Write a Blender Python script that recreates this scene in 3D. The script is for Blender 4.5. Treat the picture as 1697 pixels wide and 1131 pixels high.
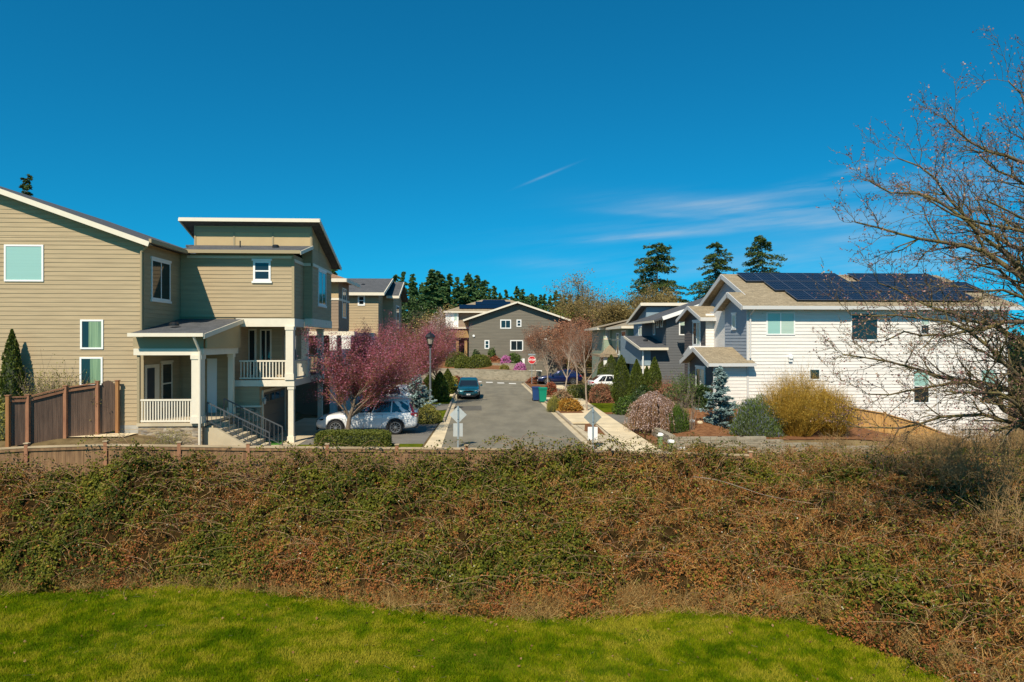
import bpy, bmesh, math, random
import numpy as np
from math import sin, cos, tan, atan, pi, radians, sqrt, exp, hypot
from mathutils import Vector, Matrix

# ------------------------------------------------------------------ camera, sky, sun, exposure
for o in list(bpy.data.objects): bpy.data.objects.remove(o)
SC = bpy.context.scene
COL = SC.collection
FPX, CX, CY, CAMH = 1132.0, 848.5, 565.5, 4.7
TH = atan(59.5/FPX); CT, ST = cos(TH), sin(TH)
cam = bpy.data.cameras.new('camera'); cam.sensor_width = 36; cam.lens = 36*FPX/1697
cam.clip_end = 3000; cam.clip_start = 0.1
cob = bpy.data.objects.new('camera', cam); COL.objects.link(cob)
cob.location = (0, 0, CAMH); cob.rotation_euler = (pi/2, 0, -TH)
SC.camera = cob
SC.view_settings.view_transform = 'Standard'; SC.view_settings.look = 'None'
SC.view_settings.exposure = 0.35; SC.view_settings.gamma = 1
SUN_EL, SUN_DX, SUN_DY = radians(46), 0.36, 0.93      # travel direction of the light on the ground
world = bpy.data.worlds.new('World'); SC.world = world; world.use_nodes = True
wt = world.node_tree; wt.nodes.clear()
def wn(t, **k):
    n = wt.nodes.new(t)
    for a, b in k.items(): setattr(n, a, b)
    return n
def wmath(op, a, b=None, c=None, clamp=False):
    n = wn('ShaderNodeMath', operation=op); n.use_clamp = clamp
    for i, v in enumerate((a, b, c)):
        if v is None: continue
        if isinstance(v, (int, float)): n.inputs[i].default_value = v
        else: wt.links.new(v, n.inputs[i])
    return n.outputs[0]
sky = wn('ShaderNodeTexSky', sky_type='NISHITA'); sky.sun_disc = False
sky.sun_elevation = SUN_EL; sky.sun_rotation = math.atan2(-SUN_DX, -SUN_DY)
sky.altitude = 300; sky.air_density = 1.0; sky.dust_density = 0.2; sky.ozone_density = 2.5
hsv = wn('ShaderNodeMixRGB', blend_type='MULTIPLY'); hsv.inputs[0].default_value = 1.0
hsv.inputs[2].default_value = (.05, 1.0, 1.27, 1); wt.links.new(sky.outputs[0], hsv.inputs[1])
tc0 = wn('ShaderNodeTexCoord'); va = wn('ShaderNodeVectorMath', operation='ADD'); va.inputs[1].default_value = (0, 0, .075)
wt.links.new(tc0.outputs['Generated'], va.inputs[0]); vn = wn('ShaderNodeVectorMath', operation='NORMALIZE'); wt.links.new(va.outputs[0], vn.inputs[0]); wt.links.new(vn.outputs[0], sky.inputs[0])
# thin cirrus wisps, placed by compass direction in the sky itself
tc = wn('ShaderNodeTexCoord'); sp = wn('ShaderNodeSeparateXYZ'); wt.links.new(tc.outputs['Generated'], sp.inputs[0])
yy = wmath('MAXIMUM', sp.outputs[1], 0.05)
U = wmath('DIVIDE', sp.outputs[0], yy); Wv = wmath('DIVIDE', sp.outputs[2], yy)
cb = wn('ShaderNodeCombineXYZ')
wt.links.new(wmath('MULTIPLY', U, 3.0), cb.inputs[0]); wt.links.new(wmath('MULTIPLY', wmath('SUBTRACT', Wv, wmath('MULTIPLY', U, .12)), 34.0), cb.inputs[1])
nz = wn('ShaderNodeTexNoise'); nz.inputs['Scale'].default_value = 1.0; nz.inputs['Detail'].default_value = 7; nz.inputs['Roughness'].default_value = .62
wt.links.new(cb.outputs[0], nz.inputs['Vector'])
def uw(px, py):
    a = (px-CX)/FPX; d = CT-a*ST
    return (a*CT+ST)/d, ((CY-py)/FPX)/d
tot = None
for (px, py, ln, tk, tilt, amp) in [(1085, 391, 120, 6, .07, .7), (1390, 292, 75, 7, .33, .4), (1190, 343, 150, 16, -.03, .30),
        (905, 291, 36, 2.0, .42, .24), (1350, 440, 420, 60, .02, .16), (1250, 372, 260, 9, .04, .3), (1330, 318, 120, 6, .12, .3), (1500, 300, 160, 12, .2, .25), (1150, 360, 120, 5, -.06, .3), (1330, 355, 230, 22, -.05, .34), (915, 436, 60, 8, .02, .25), (1400, 400, 90, 10, .2, .34),
        (1180, 440, 160, 18, .05, .2), (1290, 318, 60, 12, .3, .2), (1620, 330, 150, 40, .2, .3), (1560, 440, 200, 26, .05, .3)]:
    cu, cw = uw(px, py); L = ln/FPX; T = tk/FPX
    du = wmath('SUBTRACT', U, cu); dw = wmath('SUBTRACT', wmath('SUBTRACT', Wv, cw), wmath('MULTIPLY', du, tilt))
    a = wmath('DIVIDE', du, L); b = wmath('DIVIDE', dw, T)
    q = wmath('ADD', wmath('MULTIPLY', a, a), wmath('MULTIPLY', b, b))
    g = wmath('MULTIPLY', wmath('POWER', 2.718, wmath('MULTIPLY', q, -1.0)), amp)
    tot = g if tot is None else wmath('ADD', tot, g)
nn = wmath('MULTIPLY', wmath('SUBTRACT', nz.outputs[0], .36), 3.2, clamp=True)
mask = wmath('MULTIPLY', tot, nn, clamp=True)
mixc = wn('ShaderNodeMixRGB', blend_type='MIX'); wt.links.new(mask, mixc.inputs[0])
wt.links.new(hsv.outputs[0], mixc.inputs[1]); mixc.inputs[2].default_value = (5.0, 6.2, 7.4, 1)
bg = wn('ShaderNodeBackground'); bg.inputs['Strength'].default_value = 0.073
wo = wn('ShaderNodeOutputWorld'); wt.links.new(mixc.outputs[0], bg.inputs[0]); wt.links.new(bg.outputs[0], wo.inputs[0])
sl = bpy.data.lights.new('sun', 'SUN'); sl.energy = 4.7; sl.angle = radians(0.5); sl.color = (1.0, .90, .73)
so = bpy.data.objects.new('sun', sl); COL.objects.link(so); so.location = (-10, -20, 40)
sd = Vector((SUN_DX*cos(SUN_EL), SUN_DY*cos(SUN_EL), -sin(SUN_EL)))
so.rotation_euler = sd.to_track_quat('-Z', 'Y').to_euler()

# ------------------------------------------------------------------ measuring helpers (a pixel of the survey photo at a known distance)
def sx(px, Y):
    a = (px-CX)/FPX; return Y*(a*CT+ST)/(CT-a*ST)
def sz(px, py, Y):
    a = (px-CX)/FPX; return CAMH+(CY-py)/FPX*Y/(CT-a*ST)
def yx(px, X):
    a = (px-CX)/FPX; return X*(CT-a*ST)/(a*CT+ST)
def gr(px, py, z=0.):
    a = (px-CX)/FPX; D = (CAMH-z)*FPX/(py-CY); return D*(ST+a*CT), D*(CT-a*ST)
def P(px, py, Y): return (sx(px, Y), Y, sz(px, py, Y))
def sm(a, b, x):
    t = np.clip((x-a)/(b-a), 0, 1); return t*t*(3-2*t)

# ------------------------------------------------------------------ materials
def new_mat(name):
    m = bpy.data.materials.new(name); m.use_nodes = True
    nt = m.node_tree; b = nt.nodes['Principled BSDF']; return m, nt, b
def M(name, col, rough=.8, var=0., vs=3., bump=0., bs=60., col2=None, metal=0., coat=0., stretch=(1, 1, 1), spec=.5, thr=(.35, .65), detail=5):
    m, nt, b = new_mat(name); N = nt.nodes; Lk = nt.links
    b.inputs['Roughness'].default_value = rough; b.inputs['Metallic'].default_value = metal
    b.inputs['Coat Weight'].default_value = coat; b.inputs['Specular IOR Level'].default_value = spec
    b.inputs['Base Color'].default_value = (*col, 1)
    geo = N.new('ShaderNodeNewGeometry'); mp = N.new('ShaderNodeMapping'); mp.inputs['Scale'].default_value = stretch
    Lk.new(geo.outputs['Position'], mp.inputs[0])
    if var or col2:
        n = N.new('ShaderNodeTexNoise'); n.inputs['Scale'].default_value = vs; n.inputs['Detail'].default_value = detail; n.inputs['Roughness'].default_value = .6
        Lk.new(mp.outputs[0], n.inputs['Vector'])
        r = N.new('ShaderNodeValToRGB'); r.color_ramp.elements[0].position = thr[0]; r.color_ramp.elements[1].position = thr[1]
        c2 = col2 if col2 else tuple(min(1, c*(1+var)) for c in col)
        c1 = col if col2 else tuple(c*(1-var) for c in col)
        r.color_ramp.elements[0].color = (*c1, 1); r.color_ramp.elements[1].color = (*c2, 1)
        Lk.new(n.outputs[0], r.inputs[0]); Lk.new(r.outputs[0], b.inputs['Base Color'])
    if bump:
        n2 = N.new('ShaderNodeTexNoise'); n2.inputs['Scale'].default_value = bs; n2.inputs['Detail'].default_value = 4
        Lk.new(mp.outputs[0], n2.inputs['Vector'])
        bp = N.new('ShaderNodeBump'); bp.inputs['Strength'].default_value = bump; bp.inputs['Distance'].default_value = .02
        Lk.new(n2.outputs[0], bp.inputs['Height']); Lk.new(bp.outputs[0], b.inputs['Normal'])
    return m
def leafmat(name, cols, rough=.6, trans=.25, spec=.3):
    """leaf / twig material: each face picks its own colour from cols through the stored random number"""
    m, nt, b = new_mat(name); N = nt.nodes; Lk = nt.links
    at = N.new('ShaderNodeAttribute'); at.attribute_name = 'rnd'
    r = N.new('ShaderNodeValToRGB'); e = r.color_ramp.elements
    e[0].position = 0; e[0].color = (*cols[0], 1); e[1].position = 1; e[1].color = (*cols[-1], 1)
    for i, c in enumerate(cols[1:-1]):
        k = e.new((i+1)/(len(cols)-1)); k.color = (*c, 1)
    Lk.new(at.outputs['Fac'], r.inputs[0]); Lk.new(r.outputs[0], b.inputs['Base Color'])
    b.inputs['Roughness'].default_value = rough; b.inputs['Specular IOR Level'].default_value = spec
    if trans:
        t = N.new('ShaderNodeBsdfTranslucent'); Lk.new(r.outputs[0], t.inputs[0])
        mx = N.new('ShaderNodeMixShader'); mx.inputs[0].default_value = trans
        Lk.new(b.outputs[0], mx.inputs[1]); Lk.new(t.outputs[0], mx.inputs[2])
        Lk.new(mx.outputs[0], N['Material Output'].inputs[0])
    return m
def shingle(name, c1, c2):
    m, nt, b = new_mat(name); N = nt.nodes; Lk = nt.links
    geo = N.new('ShaderNodeNewGeometry'); mp = N.new('ShaderNodeMapping'); Lk.new(geo.outputs['Position'], mp.inputs[0])
    br = N.new('ShaderNodeTexBrick'); br.inputs['Scale'].default_value = 1; br.inputs['Brick Width'].default_value = .34; br.inputs['Row Height'].default_value = .14
    br.inputs['Mortar Size'].default_value = .006; br.inputs['Color1'].default_value = (*c1, 1); br.inputs['Color2'].default_value = (*c2, 1)
    br.inputs['Mortar'].default_value = (*[c*.6 for c in c1], 1)
    Lk.new(mp.outputs[0], br.inputs['Vector'])
    n = N.new('ShaderNodeTexNoise'); n.inputs['Scale'].default_value = 9; n.inputs['Detail'].default_value = 6; Lk.new(mp.outputs[0], n.inputs['Vector'])
    mx = N.new('ShaderNodeMixRGB'); mx.blend_type = 'OVERLAY'; mx.inputs[0].default_value = .55
    Lk.new(br.outputs[0], mx.inputs[1]); Lk.new(n.outputs[0], mx.inputs[2]); Lk.new(mx.outputs[0], b.inputs['Base Color'])
    bp = N.new('ShaderNodeBump'); bp.inputs['Strength'].default_value = .5; bp.inputs['Distance'].default_value = .015
    Lk.new(n.outputs[0], bp.inputs['Height']); Lk.new(bp.outputs[0], b.inputs['Normal'])
    b.inputs['Roughness'].default_value = .9
    return m
def stonemat(name, cols, sc=(2.2, 2.2, 5.)):
    m, nt, b = new_mat(name); N = nt.nodes; Lk = nt.links
    geo = N.new('ShaderNodeNewGeometry'); mp = N.new('ShaderNodeMapping'); mp.inputs['Scale'].default_value = sc; Lk.new(geo.outputs['Position'], mp.inputs[0])
    v = N.new('ShaderNodeTexVoronoi'); v.inputs['Scale'].default_value = 1.3; v.inputs['Randomness'].default_value = .75; Lk.new(mp.outputs[0], v.inputs['Vector'])
    v.distance = 'CHEBYCHEV'
    s = N.new('ShaderNodeSeparateColor'); Lk.new(v.outputs['Color'], s.inputs[0])
    r = N.new('ShaderNodeValToRGB'); e = r.color_ramp.elements; e[0].color = (*cols[0], 1); e[1].color = (*cols[-1], 1)
    for i, c in enumerate(cols[1:-1]): k = e.new((i+1)/(len(cols)-1)); k.color = (*c, 1)
    Lk.new(s.outputs[0], r.inputs[0]); Lk.new(r.outputs[0], b.inputs['Base Color'])
    bp = N.new('ShaderNodeBump'); bp.inputs['Strength'].default_value = .8; bp.inputs['Distance'].default_value = .03; bp.invert = True
    Lk.new(v.outputs['Distance'], bp.inputs['Height']); Lk.new(bp.outputs[0], b.inputs['Normal']); b.inputs['Roughness'].default_value = .9
    return m

m_tan = M('siding_taupe', (.39, .292, .168), .75, var=.10, vs=2.2, stretch=(.35, .35, 5.5))
m_honey = M('cedar_honey', (.40, .21, .055), .8, col2=(.52, .30, .10), vs=5, stretch=(2, 2, .2))
m_tanpanel = M('panel_tan', (.47, .34, .175), .8, var=.04, vs=1.5)
m_browntrim = M('trim_taupe', (.34, .265, .15), .7)
m_cream = M('paint_cream', (.72, .64, .50), .6, var=.03, vs=4)
m_white = M('paint_white', (.80, .79, .75), .5)
m_sidewhite = M('siding_pale', (.73, .675, .61), .7, var=.07, vs=2.2, stretch=(.5, .5, 5.5))
m_slate = M('siding_slate', (.105, .108, .112), .7, var=.07, vs=2.5, stretch=(.5, .5, 5.5))
m_brownside = M('siding_umber', (.115, .095, .085), .7, var=.07, vs=2.5, stretch=(.5, .5, 5.5))
m_paleshaded = M('siding_pale_shaded', (.30, .33, .37), .7, var=.05, vs=2.5, stretch=(.5, .5, 5.5))  # pale siding darkened and blued to carry the shade of the west side
m_bluepanel = M('panel_blue_grey', (.22, .29, .33), .75, var=.04)
m_green = M('siding_sage', (.26, .33, .24), .75, var=.05, vs=2.5, stretch=(.5, .5, 5.5))
m_greysid = M('siding_grey', (.155, .135, .10), .75, var=.1, vs=1.2, stretch=(.4, .4, 4.))
m_brownhouse = M('siding_cocoa', (.25, .18, .12), .75, var=.06, vs=2.5, stretch=(.5, .5, 5.5))
m_wood = M('timber_gold', (.36, .22, .09), .75, var=.12, vs=3, stretch=(1, 1, .3))
m_roofdk = shingle('shingle_charcoal', (.065, .067, .07), (.10, .10, .105))
m_rooftan = shingle('shingle_tan', (.25, .195, .12), (.33, .26, .165))
m_roofbrown = shingle('shingle_brown', (.22, .13, .075), (.28, .17, .10))
m_conc = M('concrete', (.50, .41, .27), .85, var=.12, vs=1.1, bump=.3, bs=50)
m_concpale = M('concrete_pale', (.68, .55, .35), .85, var=.14, vs=.9, bump=.3, bs=40)
m_found = M('concrete_foundation', (.38, .36, .31), .9, var=.14, vs=2.)
m_asph = M('asphalt', (.188, .166, .118), .88, var=.2, vs=.8, bump=.5, bs=90, detail=9, stretch=(1, .35, 1))
m_asph2 = M('asphalt_driveway', (.17, .155, .13), .9, var=.12, vs=1.3, bump=.4, bs=80)
m_mulch = M('bark_mulch', (.13, .055, .025), 1., spec=.1, col2=(.25, .12, .055), vs=6, bump=1., bs=25)
m_soil = M('soil', (.11, .075, .035), 1., spec=.1, col2=(.20, .145, .07), vs=1.3, bump=.7, bs=12)
m_turf = M('turf', (.055, .09, .002), 1., col2=(.13, .14, .006), vs=2.2, bump=.8, bs=60, spec=.05)
m_fakegrass = M('turf_bright', (.06, .24, .015), .9, var=.15, vs=8, bump=.8, bs=90)
m_paintw = M('road_paint', (.72, .70, .66), .7, var=.08, vs=6)
m_block = stonemat('wall_block', [(.20, .17, .115), (.33, .28, .20), (.26, .225, .16)], (2.4, 2.4, 5.5))
m_stone = stonemat('ledgestone', [(.13, .10, .07), (.36, .27, .16), (.22, .17, .12), (.42, .35, .25), (.2, .17, .14)], (3.4, 3.4, 10.))
m_fence = M('cedar_weathered', (.14, .075, .035), .85, col2=(.28, .155, .07), vs=7, stretch=(1, 1, .16), bump=.3, bs=30)
m_fencecap = M('cedar_cap_bleached', (.36, .26, .15), .85, col2=(.50, .38, .24), vs=3, stretch=(.3, 1, 1))
m_fencepost = M('cedar_post', (.24, .10, .05), .8, col2=(.34, .16, .08), vs=5, stretch=(1, 1, .3))
m_fencegrey = M('cedar_greyed', (.09, .055, .038), .85, col2=(.19, .115, .075), vs=6, stretch=(2, 2, .12), bump=.3, bs=30)
m_fenceorange = M('cedar_orange', (.24, .10, .03), .8, col2=(.34, .16, .055), vs=5, stretch=(2, 2, .2))
m_glass = M('window_glass', (.012, .02, .024), .05, spec=.55, coat=.12)
m_blind = M('blind_behind_glass', (.30, .49, .42), .35, coat=1., spec=.5, var=.03, vs=1, stretch=(.1, .1, 20))
m_blind2 = M('blind_pale_behind_glass', (.42, .52, .42), .35, coat=1., spec=.5, var=.06, vs=1, stretch=(.1, .1, 20))
m_curtain = M('curtain_behind_glass', (.24, .34, .17), .5, coat=1., col2=(.10, .16, .08), vs=1, stretch=(14, 14, .4))
m_black = M('black_metal', (.02, .02, .022), .4, metal=.3)
m_iron = M('railing_grey_metal', (.11, .115, .12), .45, metal=.5)
m_dkdoor = M('door_dark', (.025, .028, .035), .4)
m_gardoor = M('garage_door_taupe', (.16, .14, .11), .6)
m_galv = M('galvanised_steel', (.42, .47, .48), .45, metal=.6, var=.06, vs=6)
m_signback = M('sign_back_aluminium', (.50, .51, .48), .5, metal=.3, var=.04, vs=5)
m_signdark = M('sign_back_weathered', (.24, .26, .24), .6, metal=.2, var=.08, vs=5)
m_red = M('sign_red', (.55, .015, .02), .45)
m_sol = M('photovoltaic_cells', (.004, .006, .018), .22, spec=.35, coat=.1)
m_solf = M('panel_frame', (.13, .15, .20), .4, metal=.6)
m_tyre = M('tyre_rubber', (.015, .015, .016), .85)
m_rim = M('rim_alloy', (.5, .5, .5), .3, metal=.85)
m_carglass = M('car_glass', (.012, .016, .02), .04, spec=.9, coat=.5)
m_plast = M('black_plastic', (.018, .018, .02), .6)
m_tail = M('tail_lamp', (.35, .01, .02), .25, coat=.6)
m_head = M('head_lamp', (.45, .48, .5), .12, coat=.8)
m_bark = M('bark_brown', (.11, .075, .05), .9, col2=(.2, .15, .1), vs=12, bump=.5, bs=30)
m_barkmoss = M('bark_mossy', (.075, .05, .038), .95, col2=(.17, .13, .035), vs=3.5, bump=.8, bs=30)
m_birch = M('bark_pale', (.42, .34, .26), .85, col2=(.25, .18, .13), vs=6, stretch=(1, 1, 3))

# ------------------------------------------------------------------ mesh builders
WL = {}
class MB:
    def __init__(s): s.v = []; s.f = []
    def add(s, vs, fs):
        o = len(s.v); s.v += [tuple(p) for p in vs]; s.f += [tuple(i+o for i in f) for f in fs]; return s
    def box(s, x0, x1, y0, y1, z0, z1):
        x0, x1 = sorted((x0, x1)); y0, y1 = sorted((y0, y1)); z0, z1 = sorted((z0, z1))
        return s.add([(x0, y0, z0), (x1, y0, z0), (x1, y1, z0), (x0, y1, z0), (x0, y0, z1), (x1, y0, z1), (x1, y1, z1), (x0, y1, z1)],
                     [(0, 3, 2, 1), (4, 5, 6, 7), (0, 1, 5, 4), (1, 2, 6, 5), (2, 3, 7, 6), (3, 0, 4, 7)])
    def bar(s, p0, p1, w, h, up=(0, 0, 1)):
        p0 = Vector(p0); p1 = Vector(p1); d = (p1-p0).normalized(); u = Vector(up); a = d.cross(u)
        if a.length < 1e-4: a = d.cross(Vector((1, 0, 0)))
        a.normalize(); b = a.cross(d).normalized(); a *= w/2; b *= h/2
        vs = [p+i*a+j*b for p in (p0, p1) for i, j in ((-1, -1), (1, -1), (1, 1), (-1, 1))]
        return s.add(vs, [(0, 1, 2, 3), (7, 6, 5, 4), (0, 4, 5, 1), (1, 5, 6, 2), (2, 6, 7, 3), (3, 7, 4, 0)])
    def tube(s, p0, p1, r0, r1=None, n=8, caps=True):
        r1 = r0 if r1 is None else r1
        p0 = Vector(p0); p1 = Vector(p1); d = (p1-p0).normalized(); a = d.orthogonal().normalized(); b = d.cross(a)
        vs = [p+r*(cos(2*pi*i/n)*a+sin(2*pi*i/n)*b) for p, r in ((p0, r0), (p1, r1)) for i in range(n)]
        fs = [(i, (i+1) % n, n+(i+1) % n, n+i) for i in range(n)]
        if caps: fs += [tuple(range(n-1, -1, -1)), tuple(range(n, 2*n))]
        return s.add(vs, fs)
    def prism(s, pts, vec):
        n = len(pts); v = Vector(vec); vs = [Vector(p) for p in pts]; vs += [p+v for p in vs]
        return s.add(vs, [tuple(range(n-1, -1, -1)), tuple(range(n, 2*n))]+[(i, (i+1) % n, n+(i+1) % n, n+i) for i in range(n)])
    def lathe(s, c, prof, n=20, axis='z'):
        vs = []
        for r, h in prof:
            for i in range(n):
                a = 2*pi*i/n
                if axis == 'z': vs.append((c[0]+r*cos(a), c[1]+r*sin(a), c[2]+h))
                else: vs.append((c[0]+r*cos(a), c[1]+h, c[2]+r*sin(a)))
        fs = [(k*n+i, k*n+(i+1) % n, (k+1)*n+(i+1) % n, (k+1)*n+i) for k in range(len(prof)-1) for i in range(n)]
        return s.add(vs, fs)
    def build(s, name, mat, parent=None, smooth=False, bevel=0):
        me = bpy.data.meshes.new(name)
        o = bpy.data.objects.new(name, me)
        if parent is not None:
            L = WL[parent]; o.parent = parent; WL[o] = L
        else: L = Vector((0, 0, 0)); WL[o] = L
        me.from_pydata([(x-L[0], y-L[1], z-L[2]) for x, y, z in s.v], [], s.f)
        bm = bmesh.new(); bm.from_mesh(me); bmesh.ops.recalc_face_normals(bm, faces=bm.faces)
        if bevel: bmesh.ops.bevel(bm, geom=list(bm.edges), offset=bevel, segments=2, affect='EDGES', clamp_overlap=True)
        bm.to_mesh(me); bm.free()
        me.materials.append(mat); COL.objects.link(o)
        if smooth: me.shade_smooth()
        return o
def npobj(name, V, F, mats, parent=None, rnd=None, mi=None, smooth=False):
    me = bpy.data.meshes.new(name); o = bpy.data.objects.new(name, me)
    V = np.asarray(V, dtype=np.float32); F = np.asarray(F, dtype=np.int32)
    if parent is not None:
        o.parent = parent; WL[o] = WL[parent]; V = V-np.array(WL[parent], dtype=np.float32)
    else: WL[o] = Vector((0, 0, 0))
    n, k = F.shape
    me.vertices.add(len(V)); me.vertices.foreach_set('co', V.ravel())
    me.loops.add(n*k); me.loops.foreach_set('vertex_index', F.ravel())
    me.polygons.add(n); me.polygons.foreach_set('loop_start', np.arange(0, n*k, k, dtype=np.int32))
    for m in (mats if isinstance(mats, (list, tuple)) else [mats]): me.materials.append(m)
    if mi is not None: me.polygons.foreach_set('material_index', np.asarray(mi, dtype=np.int32))
    if smooth: me.polygons.foreach_set('use_smooth', np.ones(n, dtype=bool))
    me.update(calc_edges=True)
    at = me.attributes.new('rnd', 'FLOAT', 'FACE')
    if rnd is None: rnd = np.random.default_rng(len(V)).random(n)
    at.data.foreach_set('value', np.asarray(rnd, dtype=np.float32))
    COL.objects.link(o); return o
def tag(o, label=None, cat=None, group=None, kind=None):
    if label: o['label'] = label
    if cat: o['category'] = cat
    if group: o['group'] = group
    if kind: o['kind'] = kind
    return o
def thing(name, label, cat, loc=(0, 0, 0), group=None):
    o = bpy.data.objects.new(name, None); COL.objects.link(o); o.location = loc; WL[o] = Vector(loc); o.empty_display_size = .2
    return tag(o, label, cat, group)
def dup(root, loc, rz=0., sc=1., label=None, group=None):
    r = root.copy(); COL.objects.link(r); r.location = loc; r.rotation_euler = (0, 0, rz)
    r.scale = (sc, sc, sc) if isinstance(sc, (int, float)) else sc
    if label: r['label'] = label
    if group: r['group'] = group
    for ch in list(root.children):
        c = ch.copy(); COL.objects.link(c); c.parent = r
        for g in ch.children:
            d = g.copy(); COL.objects.link(d); d.parent = c
    return r
def struct(name, mb, mat, **k):
    return tag(mb.build(name, mat, **k), kind='structure')

# face of a building: S looks toward -Y, E toward +X, W toward -X
class Fac:
    def __init__(s, side, plane): s.side = side; s.p = plane
    def pt(s, a, n, z):
        return {'S': (a, s.p-n, z), 'N': (a, s.p+n, z), 'E': (s.p+n, a, z), 'W': (s.p-n, a, z)}[s.side]
    def box(s, mb, a0, a1, z0, z1, n0, n1):
        p = s.pt(a0, n0, z0); q = s.pt(a1, n1, z1); return mb.box(p[0], q[0], p[1], q[1], p[2], q[2])
def lap(mb, fac, outline, course=.18, off=.022):
    """lap siding: real overlapping boards inside a convex outline [(a, z)...]"""
    zs = [z for _, z in outline]; z0, z1 = min(zs), max(zs); n = len(outline)
    def span(z):
        r = []
        for i in range(n):
            (a, p), (b, q) = outline[i], outline[(i+1) % n]
            if abs(p-q) < 1e-6:
                if abs(z-p) < 1e-5: r += [a, b]
            elif min(p, q)-1e-6 <= z <= max(p, q)+1e-6: r.append(a+(b-a)*(z-p)/(q-p))
        return (min(r), max(r)) if r else None
    cuts = sorted(set([round(z0+course*i, 4) for i in range(int((z1-z0)/course)+1)]+[round(z, 4) for z in zs]))
    cuts = [c for i, c in enumerate(cuts) if i == 0 or c-cuts[i-1] > .01]
    for a, b in zip(cuts, cuts[1:]):
        s0 = span(a+1e-4); s1 = span(b-1e-4)
        if not s0 or not s1: continue
        mb.add([fac.pt(s0[0], 0, a), fac.pt(s0[1], 0, a), fac.pt(s0[1], off, a), fac.pt(s0[0], off, a), fac.pt(s1[1], .004, b), fac.pt(s1[0], .004, b)],
               [(0, 1, 2, 3), (3, 2, 4, 5)])
def window(parent, fac, a0, a1, z0, z1, style='v', glass=None, trim=.07, frame=None, sill=False, half=None, name='window'):
    a0, a1 = sorted((a0, a1)); frame = frame or m_white
    mb = MB(); n1 = .055
    fac.box(mb, a0, a1, z1-trim, z1, .002, n1); fac.box(mb, a0, a1, z0, z0+trim, .002, n1)
    fac.box(mb, a0, a0+trim, z0+trim, z1-trim, .002, n1); fac.box(mb, a1-trim, a1, z0+trim, z1-trim, .002, n1)
    if sill:
        fac.box(mb, a0-.06, a1+.06, z0-.1, z0-.003, .002, .08); fac.box(mb, a0-.06, a1+.06, z1+.003, z1+.1, .002, .07)
    am, zm = (a0+a1)/2, (z0+z1)/2
    if style in 'vg': fac.box(mb, am-.03, am+.03, z0+trim, z1-trim, .002, n1-.008)
    if style == 'h': fac.box(mb, a0+trim, a1-trim, zm-.03, zm+.03, .002, n1-.008)
    if style == 'g':
        for k in (1, 2, 3): z = z0+(z1-z0)*k/4; fac.box(mb, am+.03, a1-trim, z-.01, z+.01, .002, n1-.02)
    fr = mb.build(name, frame, parent)
    g = MB(); fac.box(g, a0+trim*.5, a1-trim*.5, z0+trim*.5, z1-trim*.5, .0, .036)
    g.build('pane', glass or m_glass, fr)
    if half:   # blind drawn part of the way
        kind, fr0, mt = half; b = MB()
        if kind == 'top': fac.box(b, a0+trim, a1-trim, z1-trim-(z1-z0)*fr0, z1-trim, .036, .039)
        else:
            w = (a1-a0); fac.box(b, a0+w*fr0[0], a0+w*fr0[1], z0+trim, z1-trim, .036, .039)
        b.build('blind' if mt is not m_curtain else 'curtain', mt, fr)
    return fr
def slab(parent, name, pts, th, mat):
    mb = MB(); mb.prism(pts, (0, 0, -th)); return mb.build(name, mat, parent)
def fascia(parent, segs, mat, h=.2, w=.04, name='fascia', dz=-.1):
    mb = MB()
    for p, q in segs: mb.bar((p[0], p[1], p[2]+dz), (q[0], q[1], q[2]+dz), w, h)
    return mb.build(name, mat, parent)
def rails(parent, p0, p1, z0, z1, mat, n, name='railing', th=.045):
    mb = MB(); p0 = Vector((p0[0], p0[1], 0)); p1 = Vector((p1[0], p1[1], 0))
    mb.bar(p0+Vector((0, 0, z1)), p1+Vector((0, 0, z1)), .08, .07); mb.bar(p0+Vector((0, 0, z0+.06)), p1+Vector((0, 0, z0+.06)), .06, .07)
    for i in range(n):
        q = p0.lerp(p1, (i+.5)/n); mb.box(q.x-th/2, q.x+th/2, q.y-th/2, q.y+th/2, z0+.095, z1-.035)
    return mb.build(name, mat, parent)
def column(parent, x, y, z0, z1, w, mat, name='column', cap=True):
    mb = MB(); h = w/2; mb.box(x-h, x+h, y-h, y+h, z0, z1)
    if cap:
        mb.box(x-h-.035, x+h+.035, y-h-.035, y+h+.035, z0-.001, z0+.28); mb.box(x-h-.03, x+h+.03, y-h-.03, y+h+.03, z1-.16, z1+.001)
    return mb.build(name, mat, parent)

# ------------------------------------------------------------------ noise for terrain and plant patches
_t = np.random.default_rng(7).random((256, 256))
def vnoise(x, y):
    x = np.asarray(x, float); y = np.asarray(y, float)
    xi = np.floor(x).astype(int); yi = np.floor(y).astype(int); fx = x-xi; fy = y-yi
    fx = fx*fx*(3-2*fx); fy = fy*fy*(3-2*fy)
    g = lambda a, b: _t[a % 256, b % 256]
    return (g(xi, yi)*(1-fx)+g(xi+1, yi)*fx)*(1-fy)+(g(xi, yi+1)*(1-fx)+g(xi+1, yi+1)*fx)*fy
def fbm(x, y, o=4):
    s = 0; a = .5
    for i in range(o): s = s+a*vnoise(np.asarray(x)*2**i+17.3*i, np.asarray(y)*2**i+9.1*i); a *= .5
    return s/(1-.5**o)
EDGE = [(-60, 19.5), (-13.1, 19.56), (-8.3, 19.7), (-6, 19.3), (-3.7, 18.5), (-1, 17.5), (1.2, 17.07), (4.8, 17.3), (8.0, 16.6), (8.45, 15.95), (8.85, 15.1), (9.2, 14.1), (9.7, 12.6), (14, 7), (20, 5), (60, 0)]
EX = [e[0] for e in EDGE]; EY = [e[1] for e in EDGE]
def edge(X): return np.interp(X, EX, EY)
LZ = -2.2
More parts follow.
